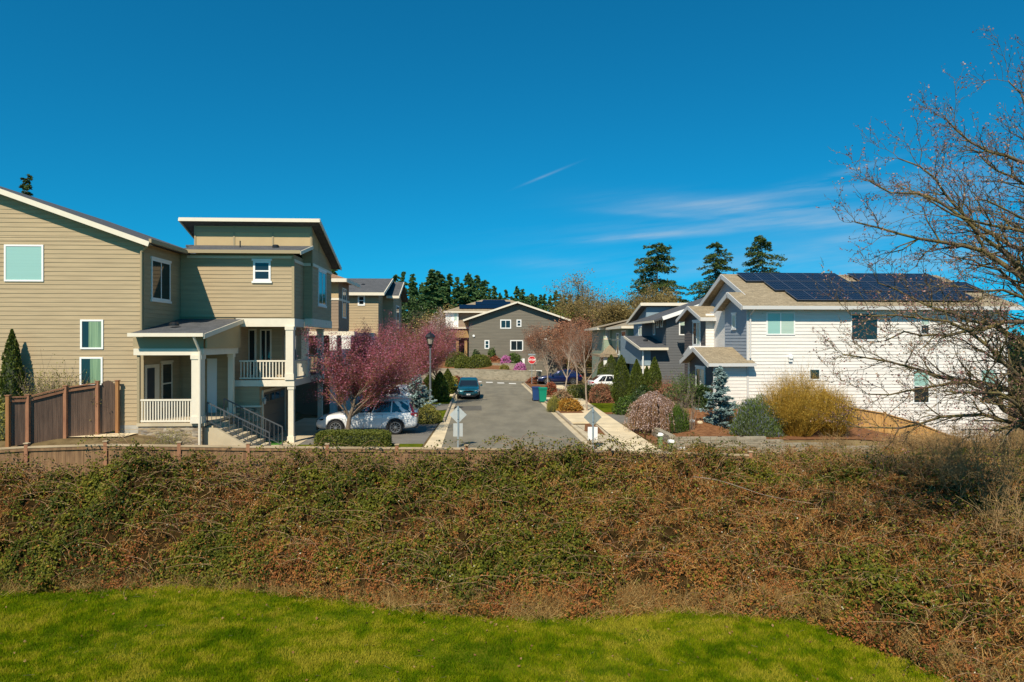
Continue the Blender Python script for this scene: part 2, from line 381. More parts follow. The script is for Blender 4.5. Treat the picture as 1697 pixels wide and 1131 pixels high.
def gz(X, Y):
    """height of the ground"""
    X = np.asarray(X, float); Y = np.asarray(Y, float)
    lawn = LZ+.12*(fbm(X*.25+5, Y*.25, 3)-.5)
    e = edge(X)
    t = sm(0, 1, (Y-e)/np.maximum(22.0-e, 1))
    base = lawn*(1-t)+(-.65)*t
    up = sm(22.8, 26.5, Y)
    left = .95*(1-sm(-13.2, -10.6, X))*sm(24.5, 27.0, Y)          # raised yard beside the left house
    right = sm(8.6, 11.5, X)*(.15+1.0*sm(31.5, 37, Y)*(1-sm(39.5, 46, Y)))*(1-sm(16, 27, X))*sm(30.0, 30.6, Y)
    lowr = -1.0*sm(17, 27, X)*sm(24, 30, Y)*(1-sm(50, 70, Y))
    holdr = -.75*sm(8.3, 9.2, X)*(1-sm(29.9, 30.5, Y))                 # below the block wall on the right
    flat = left+right+lowr+holdr
    far = 2.0*sm(128, 150, Y)+6*sm(150, 400, Y)
    return base*(1-up)+flat*up+far
# ------------------------------------------------------------------ ground, roads, paths
def grid_sheet(name, xs, ys, zf, mat, kind='structure'):
    XX, YY = np.meshgrid(xs, ys); Z = zf(XX, YY); nx, ny = len(xs), len(ys)
    V = np.stack([XX.ravel(), YY.ravel(), Z.ravel()], 1)
    i = (np.arange(ny-1)[:, None]*nx+np.arange(nx-1)[None, :]).ravel()
    F = np.stack([i, i+1, i+nx+1, i+nx], 1)
    return tag(npobj(name, V, F, mat, smooth=True), kind=kind)
gxs = np.concatenate([-40-np.geomspace(760, 1, 24), np.arange(-40, 40.1, .5), 40+np.geomspace(1, 760, 24)])
gys = np.concatenate([[-60, -30, -10, 0], np.arange(5, 110.1, .5), 110+np.geomspace(1, 1100, 26)])
grid_sheet('ground', gxs, gys, gz, m_soil)
def lawnz(X, Y): return gz(X, Y)+.012-.5*np.clip(Y-edge(X)-.6-.6*(X > 8), 0, 1)
grid_sheet('lawn', np.arange(-40, 30.1, .5), np.concatenate([[-10], np.arange(5, 21.1, .25)]), lawnz, m_turf)
def patch(name, x0, x1, y0, y1, dz, mat, top=None):
    xs = np.unique(np.concatenate([[x0, x1], np.arange(math.ceil(x0*2)/2, x1, .5)])); ys = np.unique(np.concatenate([[y0, y1], np.arange(math.ceil(y0*2)/2, y1, .5)]))
    return grid_sheet(name, xs, ys, lambda a, b: gz(a, b)+dz, mat)
def flat(name, pts, z, mat, th=.1):
    mb = MB(); mb.prism([(x, y, z) for x, y in pts], (0, 0, -th)); return struct(name, mb, mat)
R0, R1 = -1.52, 4.9
flat('road', [(R0, 27.6), (R1, 27.6), (R1, 74), (5.2, 77), (6.3, 79.5), (3.5, 81.7), (-3.2, 86.2), (-9, 89.6), (-40, 104), (-40, 92), (-7, 80), (R0, 77)], .012, m_asph)
flat('gutter', [(R1, 27.6), (5.2, 27.6), (5.2, 75), (R1, 75)], .02, m_conc)
flat('gutter', [(R0-.28, 39.5), (R0, 39.5), (R0, 76), (R0-.28, 76)], .02, m_conc)
m_kerb = M('kerb_concrete', (.36, .30, .22), .85, var=.12, vs=3)
# small repairs and wear: a darker patch and a utility cover in the carriageway
m_patch = M('asphalt_patch', (.105, .095, .075), .9, var=.12, vs=2, bump=.5, bs=90)
flat('road_patch', [(R0+.0, 46.0), (R0+1.9, 46.2), (R0+1.9, 49.5), (R0, 49.4)], .0165, m_patch, th=.01)
mb = MB(); mb.box(5.2, 5.34, 37.3, 75, -.05, .15); struct('kerb', mb, m_kerb, bevel=.02)
mb = MB(); mb.box(R0-.42, R0-.28, 39.5, 74, -.05, .15); struct('kerb', mb, m_kerb, bevel=.02)
flat('driveway_apron', [(R0-.85, 27.6), (R0, 27.6), (R0, 39.5), (R0-.5, 39.5)], .03, m_concpale)
flat('driveway', [(-8.0, 31.3), (R0-.86, 31.3), (R0-.6, 39.45), (-8.0, 39.45)], .016, m_asph2)
flat('garage_pad', [(-10.4, 29.2), (-8.0, 29.2), (-8.0, 42), (-10.4, 42)], .03, m_conc)
flat('bright_turf_patch', [(-10.1, 31.2), (-8.75, 31.2), (-8.95, 32.5), (-10.0, 32.4)], .045, m_fakegrass, th=.03)
flat('grass_verge', [(-8.0, 28.2), (-2.4, 28.2), (-2.4, 31.25), (-8.0, 31.25)], .03, m_turf, th=.05)
flat('grass_verge', [(-7.5, 39.5), (-1.96, 39.5), (-1.96, 46), (-7.5, 46)], .06, m_turf)
flat('driveway', [(-9.5, 46.03), (-1.96, 46.03), (-1.96, 50.5), (-9.5, 50.5)], .07, m_asph2)
flat('grass_verge', [(-7.5, 50.53), (-1.96, 50.53), (-1.96, 57.5), (-7.5, 57.5)], .06, m_turf)
flat('path', [(-9, 57.53), (-1.96, 57.53), (-1.96, 59.5), (-9, 59.5)], .09, m_concpale)
flat('grass_verge', [(-9, 59.53), (-1.96, 59.53), (-1.96, 76), (-9, 76)], .06, m_turf)
# right-hand pavement, ramp, aprons
flat('pavement', [(6.35, 27.8), (7.7, 27.8), (8.6, 60), (8.9, 70), (7.4, 70), (6.9, 45)], .14, m_concpale)
flat('kerb_ramp', [(5.34, 27.8), (6.34, 27.8), (6.62, 36.9), (5.21, 37.2), (5.21, 27.8)], .12, m_conc)
m_joint = M('joint_dark', (.13, .115, .09), .95)
mb = MB()
for k in range(10):
    y = 29.5+k*2.6; x0 = float(np.interp(y, [27.8, 45, 70], [6.35, 6.9, 7.4])); x1 = float(np.interp(y, [27.8, 60, 70], [7.7, 8.6, 8.9]))
    mb.box(x0, x1, y, y+.03, .13, .1435)
struct('pavement_joints', mb, m_joint)
mb = MB(); mb.bar((6.345, 27.8, .115), (6.63, 37.0, .115), .03, .06); mb.bar((5.75, 27.8, .1), (5.45, 37.0, .1), .025, .05); struct('kerb_joint', mb, m_joint)
flat('mulch_patch', [(5.5, 34.5), (6.3, 33.0), (6.5, 36.2), (6.3, 37.6), (6.0, 37.4)], .135, m_mulch, th=.03)
flat('driveway_apron', [(5.35, 38.3), (6.75, 38.3), (6.85, 43.0), (5.35, 43.0)], .135, m_concpale)
flat('planting_strip', [(5.35, 43.03), (6.86, 43.03), (7.3, 52), (5.35, 52)], .13, m_mulch)
flat('driveway_apron', [(5.35, 52.03), (7.3, 52.03), (7.3, 55.2), (5.35, 55.2)], .135, m_concpale)
flat('planting_strip', [(5.35, 55.23), (7.3, 55.23), (7.35, 70), (5.35, 74)], .13, m_mulch)
flat('driveway', [(7.9, 38.5), (12.0, 38.5), (14.0, 42.5), (8.1, 42.5)], .1, m_asph2)
flat('grass_verge', [(8.25, 44.3), (12, 44.3), (12, 50), (8.4, 50)], .11, m_turf)
flat('driveway', [(8.75, 56), (15, 56), (15, 66), (9.0, 66)], .1, m_asph2)
flat('driveway', [(6.6, 70.05), (20, 70.05), (20, 78), (6.6, 78)], .05, m_asph2)
patch('mulch_bed', 8.1, 27.0, 30.6, 36.0, .03, m_mulch)
patch('mulch_bed', 8.2, 15.0, 42.6, 56.0, .03, m_mulch)
mb = MB()
for x, y, in ((0.25, 79.2), (1.5, 77.9), (2.75, 76.6), (4.0, 75.6)): mb.prism([(x-.38, y-.9, .02), (x+.38, y-1.1, .02), (x+.38, y+.2, .02), (x-.38, y+.4, .02)], (0, 0, -.012))
struct('stop_line_marking', mb, m_paintw)

# ------------------------------------------------------------------ LEFT HOUSE
HL = thing('house', 'large taupe lap-sided house at left with tan upper storey, covered balcony and front porch', 'house', (-12, 32, 0))
YA, XA = 28.5, -13.5          # gable wall plane, its street corner
YB, XB, XC = 32.0, -8.4, -8.0
rk = lambda x: 8.72+(XA-x)*.357
wl = MB(); xr = -21.5
wl.prism([(-29, YA+.03, 0), (XA-.03, YA+.03, 0), (XA-.03, YA+.03, rk(XA)-.03), (xr, YA+.03, rk(xr)-.03), (-29, YA+.03, rk(xr)-(-xr-29)*-.357-.03)], (0, 13, 0))
wl.box(-13.53, XB-.02, YB+.03, 38.2, 5.75, 8.7)
wl.box(-13.53, -11.1, YB+.03, 38.2, 0, 5.74)                 # block behind the porch
wl.box(-11.12, -9.95, YB+.03, 38.2, 0, 2.6)
wl.box(-11.12, -9.5, 34.03, 38.2, 2.9, 5.74); wl.box(-11, -9.97, 36.5, 38.2, 0, 2.6)
wl.box(XB-.1, XC, 33.83, 38.2, 5.75, 9.2)
S = Fac('S', YA); lap(wl, S, [(-29, .75), (XA, .75), (XA, rk(XA)), (xr, rk(xr)), (-29, rk(xr)-2.7)], .178)
S2 = Fac('S', YB); lap(wl, S2, [(XA, 5.8), (XB, 5.8), (XB, 8.62), (XA, 8.62)], .178)
lap(wl, S2, [(-13.4, 1.75), (-9.95, 1.75), (-9.95, 2.6), (-13.4, 2.6)], .178)
lap(wl, S2, [(-13.4, 2.6), (-11.12, 2.6), (-11.12, 5.7), (-13.4, 5.7)], .178)
E1 = Fac('E', XA-.03); lap(wl, E1, [(YA, 1.4), (YB, 1.4), (YB, 8.6), (YA, 8.6)], .178)
E2 = Fac('E', XB-.02); lap(wl, E2, [(YB, 5.8), (33.83, 5.8), (33.83, 8.35), (YB, 8.35)], .178)
S3 = Fac('S', 33.83); lap(wl, S3, [(XB, 5.8), (XC, 5.8), (XC, 8.35), (XB, 8.35)], .178)
E3 = Fac('E', XC); lap(wl, E3, [(33.85, 5.8), (38.2, 5.8), (38.2, 8.35), (33.85, 8.35)], .178)
S4 = Fac('S', 34.03); lap(wl, S4, [(-11.1, 2.95), (-9.5, 2.95), (-9.5, 5.6), (-11.1, 5.6)], .178)
wl.build('wall', m_tan, HL)
mb = MB(); mb.box(-29, XA+.0, YA-.02, YA+.02, .0, 1.28); mb.build('foundation', m_found, HL)
mb = MB()                                                     # corner boards
S.box(mb, XA-.1, XA+.03, 1.4, 8.55, .0, .04); mb.build('corner_board', m_browntrim, HL); mb = MB()
S2.box(mb, XB-.09, XB+.03, 5.78, 8.6, 0, .04); E2.box(mb, YB, YB+.1, 5.78, 8.4, 0, .05)
S3.box(mb, XC-.05, XC+.03, 5.8, 9.3, 0, .04)
mb.build('corner_board', m_browntrim, HL)
# third storey box (tan panels with battens)
T0, T1, TY = sx(322, 33.83), XC-.02, 33.84
tp = MB(); tp.prism([(T0, TY, 9.0), (T0, TY, 10.35), (T0, 38.1, 8.95), (T0, 38.1, 8.6)], (T1-T0, 0, 0)); tp.build('upper_storey', m_tanpanel, HL)
mb = MB(); St = Fac('S', TY); Et = Fac('E', T1)
for a in (T0, T0+(T1-T0)*.33, T0+(T1-T0)*.66, T1-.08): St.box(mb, a, a+.08, 9.25, 10.3, 0, .03)
St.box(mb, T0, T1, 9.98, 10.2, 0.0, .024)
for a, z in ((TY, 10.3), (35.3, 9.8)): Et.box(mb, a, a+.08, 8.5, z-.05, 0, .03)
mb.build('batten', m_browntrim, HL)
mb = MB(); Et.box(mb, TY+.02, 38.15, 8.62, 9.0, 0, .004); Et.box(mb, TY+.1, 36.9, 9.0, 9.25, 0, .004); mb.build('side_panel', m_browntrim, HL)
mb = MB(); E3.box(mb, 33.85, 38.2, 8.36, 8.5, -.02, .06); E2.box(mb, YB, 33.8, 8.36, 8.5, -.02, .04); S2.box(mb, XA+.3, XB, 8.5, 8.62, .0, .035); S3.box(mb, XB, XC, 8.36, 8.5, 0, .04)
mb.build('band', m_cream, HL)
# roofs
ry0 = YA-.42
rt = lambda x: rk(x)+.13
slab(HL, 'roof', [(XA+.42, ry0, rt(XA+.42)), (XA+.42, 41, rt(XA+.42)), (xr, 41, rt(xr)), (xr, ry0, rt(xr))], .1, m_roofdk)
slab(HL, 'roof', [(-30, ry0, rt(xr)-3.0), (-30, 41, rt(xr)-3.0), (xr, 41, rt(xr)), (xr, ry0, rt(xr))], .1, m_roofdk)
fascia(HL, [((XA+.42, ry0-.02, rt(XA+.42)), (xr, ry0-.02, rt(xr)))], m_cream, .2, .05, dz=-.12)
mb = MB(); mb.prism([(XA+.38, ry0+.03, rt(XA+.4)-.12), (xr, ry0+.03, rt(xr)-.12), (xr, YA, rt(xr)-.12), (XA+.38, YA, rt(XA+.4)-.12)], (0, 0, -.03)); mb.build('soffit', m_browntrim, HL)
fascia(HL, [((XA+.46, ry0, 8.72), (XA+.46, YB-.4, 8.72))], m_browntrim, .16, .1, name='gutter', dz=0)
slab(HL, 'roof', [(XA-.05, YB-.42, 8.80), (XB+.42, YB-.42, 8.80), (XB+.42, 34, 9.38), (XA-.05, 34, 9.38)], .09, m_roofdk)
slab(HL, 'roof', [(XA-.6, 34, 9.38), (XB+.3, 34, 9.38), (XB+.3, 38.6, 8.7), (XA-.6, 38.6, 8.7)], .09, m_roofdk)
fascia(HL, [((XA+.45, YB-.47, 8.75), (XB+.42, YB-.47, 8.75))], m_browntrim, .15, .1, name='gutter', dz=0)
fascia(HL, [((XB+.43, YB-.5, 8.80), (XB+.43, 33.9, 9.38))], m_cream, .16, .04)
h3 = lambda y: 10.55-(y-33.4)*.335
slab(HL, 'roof', [(T0-.5, 33.3, h3(33.3)), (T1+.5, 33.3, h3(33.3)), (T1+.5, 38.6, h3(38.6)), (T0-.5, 38.6, h3(38.6))], .12, m_roofdk)
fascia(HL, [((T0-.5, 33.28, h3(33.3)), (T1+.5, 33.28, h3(33.3))), ((T1+.5, 33.28, h3(33.28)), (T1+.5, 38.6, h3(38.6))), ((T0-.5, 33.28, h3(33.28)), (T0-.5, 38.6, h3(38.6)))], m_cream, .17, .05, dz=-.09)
mb = MB(); mb.tube((sx(398, 33), 33, 9.05), (sx(398, 33), 33, 9.45), .03); mb.build('vent_pipe', m_black, HL)
mb = MB(); mb.lathe((sx(457, 33), 33.0, 9.1), [(.16, 0), (.16, .12), (.12, .17), (0, .18)], 12); mb.build('roof_vent', m_black, HL)
# windows of the gable wall
window(HL, S, sx(8, YA), sx(73, YA), sz(40, 467, YA), sz(40, 406, YA), 'n', m_blind)
window(HL, S, sx(134, YA), sx(172, YA), sz(150, 579, YA), sz(150, 530, YA), 'n', m_glass, half=('side', (.36, .93), m_curtain))
window(HL, S, sx(133, YA), sx(171, YA), sz(150, 640, YA), sz(150, 592, YA), 'n', m_glass, half=('side', (.45, .93), m_curtain))
ya, yb = yx(251, XA), yx(282, XA)
window(HL, E1, ya, yb, 6.45, 8.13, 'g', sill=True)
window(HL, S2, sx(420, YB), sx(449, YB), sz(434, 466, YB), sz(434, 433, YB), 'h', sill=True, trim=.09)
window(HL, E3, yx(526.5, XC), yx(539, XC), 6.55, 8.3, 'v', sill=True)
# downpipe on the gable corner
mb = MB(); mb.tube((XA-.02, YA-.12, 5.2), (XA-.02, YA-.12, 8.3), .05); mb.tube((XA-.02, YA-.12, 8.3), (XA+.4, YA-.3, 8.62), .05); mb.build('downpipe', m_browntrim, HL)
# balcony
BL = sx(395, YB)
mb = MB(); mb.box(BL-.35, XB+.05, YB-.12, YB+.1, 2.62, 2.9); mb.box(XB-.15, XB+.05, YB+.1, 38.2, 2.62, 2.9)
mb.box(BL-.1, XB+.05, YB-.06, YB+.12, 5.36, 5.74); mb.box(XB-.16, XB+.05, YB+.12, 33.7, 5.36, 5.74); mb.box(XB+.06, XC+.05, 33.72, 38.2, 5.4, 5.79)
mb.build('beam', m_cream, HL)
mb = MB(); mb.box(BL-.3, XB-.16, YB+.11, 38.2, 2.66, 2.86); mb.box(BL-.1, XB-.17, YB+.13, 34, 5.6, 5.7); mb.build('balcony_floor', m_browntrim, HL)
rails(HL, (BL+.05, YB), (XB-.3, YB), 2.93, 3.78, m_cream, 15)
rails(HL, (XB-.05, YB+.3), (XB-.05, 35.3), 2.93, 3.78, m_cream, 16)
column(HL, XB-.16, YB+.02, 2.92, 5.37, .34, m_cream)
column(HL, XB-.12, YB+.06, .03, 2.63, .24, m_cream)
column(HL, XB-.12, 34.6, 2.92, 5.37, .3, m_cream); column(HL, XB-.12, 37.9, .03, 2.63, .24, m_cream); column(HL, XB-.12, 37.9, 2.92, 5.37, .3, m_cream)
window(HL, S4, sx(400, 34), sx(425, 34), 2.96, sz(410, 545, 34), 'v', frame=m_cream, trim=.09, half=('side', (.08, .45), m_tanpanel), name='balcony_door')
window(HL, S4, sx(431, 34), sx(450, 34), 2.96, sz(440, 546, 34), 'v', frame=m_cream, trim=.07, name='balcony_door')
E4 = Fac('E', -9.5); window(HL, E4, 34.4, 36.6, 2.96, 5.0, 'v', frame=m_cream, trim=.07, name='balcony_door')
mb = MB(); mb.box(XA+2.5, -9.95, YB-.07, YB+.02, -.05, 1.66); mb.box(-10.12, -9.88, YB-.1, YB+.02, -.05, 1.66); mb.build('stone_veneer', m_stone, HL)
mb = MB(); mb.box(XA+2.5, -9.86, YB-.12, YB+.02, 1.665, 1.74); mb.build('ledge', m_cream, HL)
# garage door facing the street
EG = Fac('E', -9.95); mb = MB(); EG.box(mb, 32.45, 36.0, .04, 2.28, .0, .03)
for k in range(4): EG.box(mb, 32.5, 35.95, .08+k*.56, .56+k*.56, .03, .045)
gd = mb.build('garage_door', m_gardoor, HL)
mb = MB()
for k in range(4): EG.box(mb, 32.6+k*.85, 33.3+k*.85, 1.84, 2.18, .045, .05)
mb.build('pane', m_glass, gd)
mb = MB(); EG.box(mb, 32.32, 32.44, .04, 2.4, 0, .06); EG.box(mb, 36.01, 36.13, .04, 2.4, 0, .06); EG.box(mb, 32.44, 36.01, 2.29, 2.41, 0, .06); mb.build('door_casing', m_cream, HL)
mb = MB(); x, y = -9.8, 32.25; mb.lathe((x, y, 1.75), [(0, 0), (.05, .03), (.08, .22), (.11, .24), (.02, .34), (0, .36)], 8); mb.box(x-.12, x-.02, y-.02, y+.02, 1.9, 1.94); mb.build('wall_lantern', m_galv, HL)
# porch
YP = 27.9; PX0, PX1 = sx(228, YP), sx(334, YP); fz = 1.42
mb = MB(); mb.box(PX0-.05, PX1+.12, YP, YB, fz-.12, fz); mb.build('porch_floor', m_conc, HL)
mb = MB(); mb.box(PX0, PX1, YP+.05, YP+.3, -.0, fz-.125); mb.box(PX1-.2, PX1+.0, YP+.3, YB, 0, fz-.125); mb.build('stone_veneer', m_stone, HL)
bz = sz(270, 589, YP); bt = sz(270, 578, YP)
mb = MB(); mb.box(PX0-.15, PX1+.08, YP-.02, YP+.2, bz, bt+.0); mb.box(PX1-.13, PX1+.08, YP+.2, YB-.1, bz, bt); mb.build('beam', m_cream, HL)
mb = MB(); mb.box(PX0-.2, PX1+.05, YP+.05, YP+.15, bt+.002, 4.86); mb.build('fascia_panel', m_browntrim, HL)
pe = sz(270, 554, 27.45); pk = sz(350, 529, YB)
XR0, XR1 = sx(213, 27.45), sx(338, 27.45)
slab(HL, 'porch_roof', [(XR0, 27.45, pe+.02), (XR1, 27.45, pe+.02), (XR1, YB, pk), (XR0, YB, pk)], .09, m_roofdk)
fascia(HL, [((XR0, 27.40, pe), (XR1, 27.40, pe))], m_cream, .14, .11, name='gutter', dz=-.03)
fascia(HL, [((XR1+.01, 27.4, pe), (XR1+.01, YB, pk))], m_cream, .19, .05, dz=-.09)
mb = MB(); mb.prism([(XR1-.16, YP+.1, bt+.005), (XR1-.16, YB, bt+.005), (XR1-.16, YB, pk-.14), (XR1-.16, YP+.1, pe-.05)], (.05, 0, 0)); mb.build('gable_panel', m_tanpanel, HL)
mb = MB(); mb.lathe((sx(285, 29), 29.2, pe+.37), [(.2, 0), (.2, .08), (.14, .14), (0, .16)], 12); mb.build('roof_vent', m_black, HL)
column(HL, PX1-.17, YP+.1, fz, bz, .38, m_cream); column(HL, PX0+.0, YP+.1, fz, bz, .1, m_browntrim, cap=False)
column(HL, PX1-.1, YB-.5, fz, bz, .22, m_cream)
rails(HL, (PX0+.08, YP+.1), (PX1-.4, YP+.1), fz+.02, fz+.92, m_cream, 19)
mb = MB(); xd = PX1-.02; zt = bz
mb.tube((xd, YP-.14, .5), (xd, YP-.14, 4.3), .055); mb.tube((xd, YP-.14, 4.3), (xd-.1, 27.42, pe-.1), .055); mb.tube((xd, YP-.14, .5), (xd-.08, YP-.3, .3), .055); mb.build('downpipe', m_cream, HL)
ya, yb = yx(243.5, XA), yx(261, XA)
dr = MB(); E1.box(dr, ya-.15, yb+.15, fz, 3.72, .005, .04); dr = dr.build('door', m_cream, HL)
mb = MB(); E1.box(mb, ya+.0, yb-.3, fz+.02, 3.58, .04, .055); mb.build('door_leaf', m_dkdoor, dr)
window(HL, E1, yx(268, XA), yx(285, XA), 1.95, 3.75, 'h', frame=m_cream, sill=True)
SB = Fac('S', YB); mb = MB(); SB.box(mb, sx(344, YB), sx(360, YB), fz, 3.9, .02, .06); mb.build('side_door', m_white, HL)
# steps with metal railings
ST_ = thing('front_steps', 'grey concrete front steps with slim metal railings beside the porch column', 'steps', (-10.2, 29, 0))
X0, X1, n = PX1+.005, PX1+.13+2.25, 8
mb = MB()
for k in range(n):
    xa = X0+(X1-X0)*k/n; mb.box(xa+.0, xa+(X1-X0)/n+(.001 if k < n-1 else 0), 28.3, 30.1, -.05, fz-(k+1)*fz/(n+1)+.0)
mb.build('treads', m_conc, ST_)
mb = MB(); mb.prism([(X0, 28.12, -.05), (X1+.1, 28.12, -.05), (X1+.1, 28.12, .12), (X1-.2, 28.12, .2), (X0+.5, 28.12, fz-.25), (X0, 28.12, fz-.2)], (0, .17, 0)); mb.build('cheek_wall', m_conc, ST_)
for y in (28.2, 30.05):
    mb = MB(); a = Vector((X0+.1, y, fz+.8)); b = Vector((X1+.2, y, .98)); c = Vector((X0+.1, y, fz+.08)); d = Vector((X1+.2, y, .2))
    mb.bar(a, b, .045, .05); mb.bar(c, d, .03, .03)
    for i in range(15):
        t = i/14; p = a.lerp(b, t); q = c.lerp(d, t); w = .022 if i in (0, 14) else .009
        mb.box(p.x-w, p.x+w, y-w, y+w, q.z-(.2 if w > .01 else 0), p.z)
    mb.build('railing', m_iron, ST_)

# ------------------------------------------------------------------ second and third houses on the left
HC = thing('house', 'brown house with hipped brown roof between the taupe house and the grey-roofed house', 'house', (-10.5, 46, 0))
y0 = 44.0; x1 = sx(561, y0); ye = yx(579, x1)
mb = MB(); mb.box(-17, x1-.03, y0+.03, ye, 0, 8.6)
F = Fac('S', y0); lap(mb, F, [(-17, 5.5), (x1, 5.5), (x1, 7.3), (-17, 7.3)], .2); F2 = Fac('E', x1-.03); lap(mb, F2, [(y0, 5.5), (ye, 5.5), (ye, 7.3), (y0, 7.3)], .2)
mb.build('wall', m_brownhouse, HC)
mb = MB(); F.box(mb, -17, x1, 7.45, 8.5, 0, .02); mb.build('upper_panel', m_tanpanel, HC)
mb = MB(); F.box(mb, -17, x1+.03, 7.3, 7.44, 0, .05); F2.box(mb, y0, ye, 7.3, 7.44, 0, .05); mb.build('band', m_cream, HC)
window(HC, F2, yx(567.5, x1), yx(573.5, x1), 6.2, 8.2, 'v', trim=.09)
mb = MB(); zz = 8.62; a = (x1+.6, y0-.6, zz); b = (x1+.6, ye+.6, zz); c = (-18, ye+.6, zz); d = (-18, y0-.6, zz); e = (x1-1.9, (y0+ye)/2, zz+.95); g = (-16, (y0+ye)/2, zz+.95)
mb.add([a, b, c, d, e, g], [(0, 4, 5, 3), (0, 1, 4), (1, 2, 5, 4), (2, 3, 5), (0, 3, 2, 1)]); mb.build('roof', m_roofbrown, HC)
fascia(HC, [(a, d), (a, b)], m_cream, .22, .08)
mb = MB(); xs = sx(588, 43); mb.box(-12, xs, 42.8, 44, 5.05, 5.3); mb.build('balcony_beam', m_cream, HC)
column(HC, sx(575, 43), 43, 0, 5.05, .55, m_white); column(HC, sx(553, 43), 43, 0, 5.05, .4, m_white)
rails(HC, (-12, 42.95), (xs-.3, 42.95), 2.9, 3.8, m_cream, 20)
HD = thing('house', 'taupe house with charcoal roof and small white window behind the plum tree', 'house', (-10, 54, 0))
y0 = 52.0; xa, xb = -14, sx(627, y0); ze = sz(600, 487, y0)
mb = MB(); mb.box(xa, xb-.03, y0+.03, 62, 0, ze); F = Fac('S', y0); lap(mb, F, [(xa, 3), (xb, 3), (xb, ze-.1), (xa, ze-.1)], .2)
F2 = Fac('E', xb-.03); lap(mb, F2, [(y0, 3), (53.5, 3), (53.5, ze-.1), (y0, ze-.1)], .2)
mb.box(xb-.1, xb+.75, 55.0, 61, 2, ze); F3 = Fac('E', xb+.75); lap(mb, F3, [(55, 3), (61, 3), (61, ze), (58, ze+1.2), (55, ze)], .2)
mb.build('wall', m_tan, HD)
window(HD, F, sx(593, y0), sx(605, y0), sz(600, 507, y0), sz(600, 490, y0), 'h', trim=.11)
window(HD, F3, 56.8, 59.0, ze-3, ze-.6, 'v', trim=.1)
a = (xa-1, y0-.5, ze+.05); b = (xb+.5, y0-.5, ze+.05); c = (xb+.5, 57, ze+1.6); d = (xa-1, 57, ze+1.6); e = (xb+.5, 62.5, ze); g = (xa-1, 62.5, ze)
mb = MB(); mb.prism([a, b, c, d], (0, 0, -.12)); mb.prism([d, c, e, g], (0, 0, -.12)); mb.build('roof', m_roofdk, HD)
mb = MB(); p = [(xb+.3, 54.3, ze+.0), (xb+1.3, 54.3, ze+.0), (xb+1.3, 58, ze+1.4), (xb-.5, 58, ze+1.4)]; mb.prism(p, (0, 0, -.1)); mb.prism([p[3], p[2], (xb+1.3, 61.6, ze), (xb+.3, 61.6, ze)], (0, 0, -.1)); mb.build('roof', m_roofdk, HD)
fascia(HD, [(a, b), (b, c)], m_cream, .22, .06); fascia(HD, [(p[1], p[2]), (p[0], p[1])], m_cream, .2, .05)
mb = MB(); mb.lathe((sx(602, 54.5), 54.5, ze+.75), [(.2, 0), (.2, .12), (.1, .2), (0, .2)], 8); mb.build('roof_vent', m_black, HD)
mb = MB(); mb.box(xa, xb-.2, 50.6, 52, 5.0, 5.3); mb.build('balcony_beam', m_cream, HD)
column(HD, sx(623, 51), 50.9, 0, 5.0, .5, m_white); rails(HD, (xa, 50.8), (xb-.6, 50.8), 2.9, 3.8, m_cream, 24)

# ------------------------------------------------------------------ FAR GREY HOUSE and the house behind it
HG = thing('house', 'wide grey lap-sided gable house closing the end of the street', 'house', (0, 90, 2))
Y = 90.0; x0, x1 = sx(777, Y), sx(937, Y); xm = sx(857, Y); zb = sz(800, 598, Y); ze = sz(777, 530, Y); zp = sz(857, 503, Y)
ol = [(x0, -.1), (x1, -.1), (x1, ze), (xm, zp), (x0, ze)]
mb = MB(); mb.prism([(a, Y+.03, z-.03) for a, z in ol], (0, 14, 0)); F = Fac('S', Y); lap(mb, F, [(a, z-.05) for a, z in ol], .2, .03); mb.build('wall', m_greysid, HG)
sl_ = (zp-ze)/(xm-x0); o = .75; th = .18
A = lambda x, y: (x, y, zp+.12-abs(x-xm)*sl_+.05)
mb = MB(); mb.prism([A(x0-o, Y-.7), A(xm, Y-.7), A(xm, Y+14.5), A(x0-o, Y+14.5)], (0, 0, -.14)); mb.prism([A(xm, Y-.7), A(x1+o, Y-.7), A(x1+o, Y+14.5), A(xm, Y+14.5)], (0, 0, -.14)); mb.build('roof', m_rooftan, HG)
fascia(HG, [(A(x0-o, Y-.74), A(xm, Y-.74)), (A(xm, Y-.74), A(x1+o, Y-.74))], m_cream, .22, .07, dz=-.06)
for a, b, c, d, st in ((829, 847, 530, 545, 'v'), (856, 864, 530, 542, 'h'), (803, 811, 564, 578.5, 'h'), (845.5, 867, 564, 582, 'v')):
    window(HG, F, sx(a, Y), sx(b, Y), sz(a, d, Y), sz(a, c, Y), st, trim=.13, glass=m_glass)
for a, b in ((785, 557), (877.5, 558), (904, 562.5)):
    mb = MB(); mb.lathe((sx(a, Y), Y, sz(a, b, Y)), [(.16, 0), (.16, -.14), (.0, -.16)], 10, axis='y'); mb.build('vent_cap', m_white, HG)
mb = MB(); F.box(mb, sx(851, Y), sx(869.5, Y), 0.6, sz(860, 594.5, Y), .03, .1); F.box(mb, sx(876, Y), sx(898, Y), 0.6, sz(880, 614, Y), .03, .09); F.box(mb, x0, sx(850, Y), 1.2, zb, .03, .08); mb.build('foundation', m_white, HG)

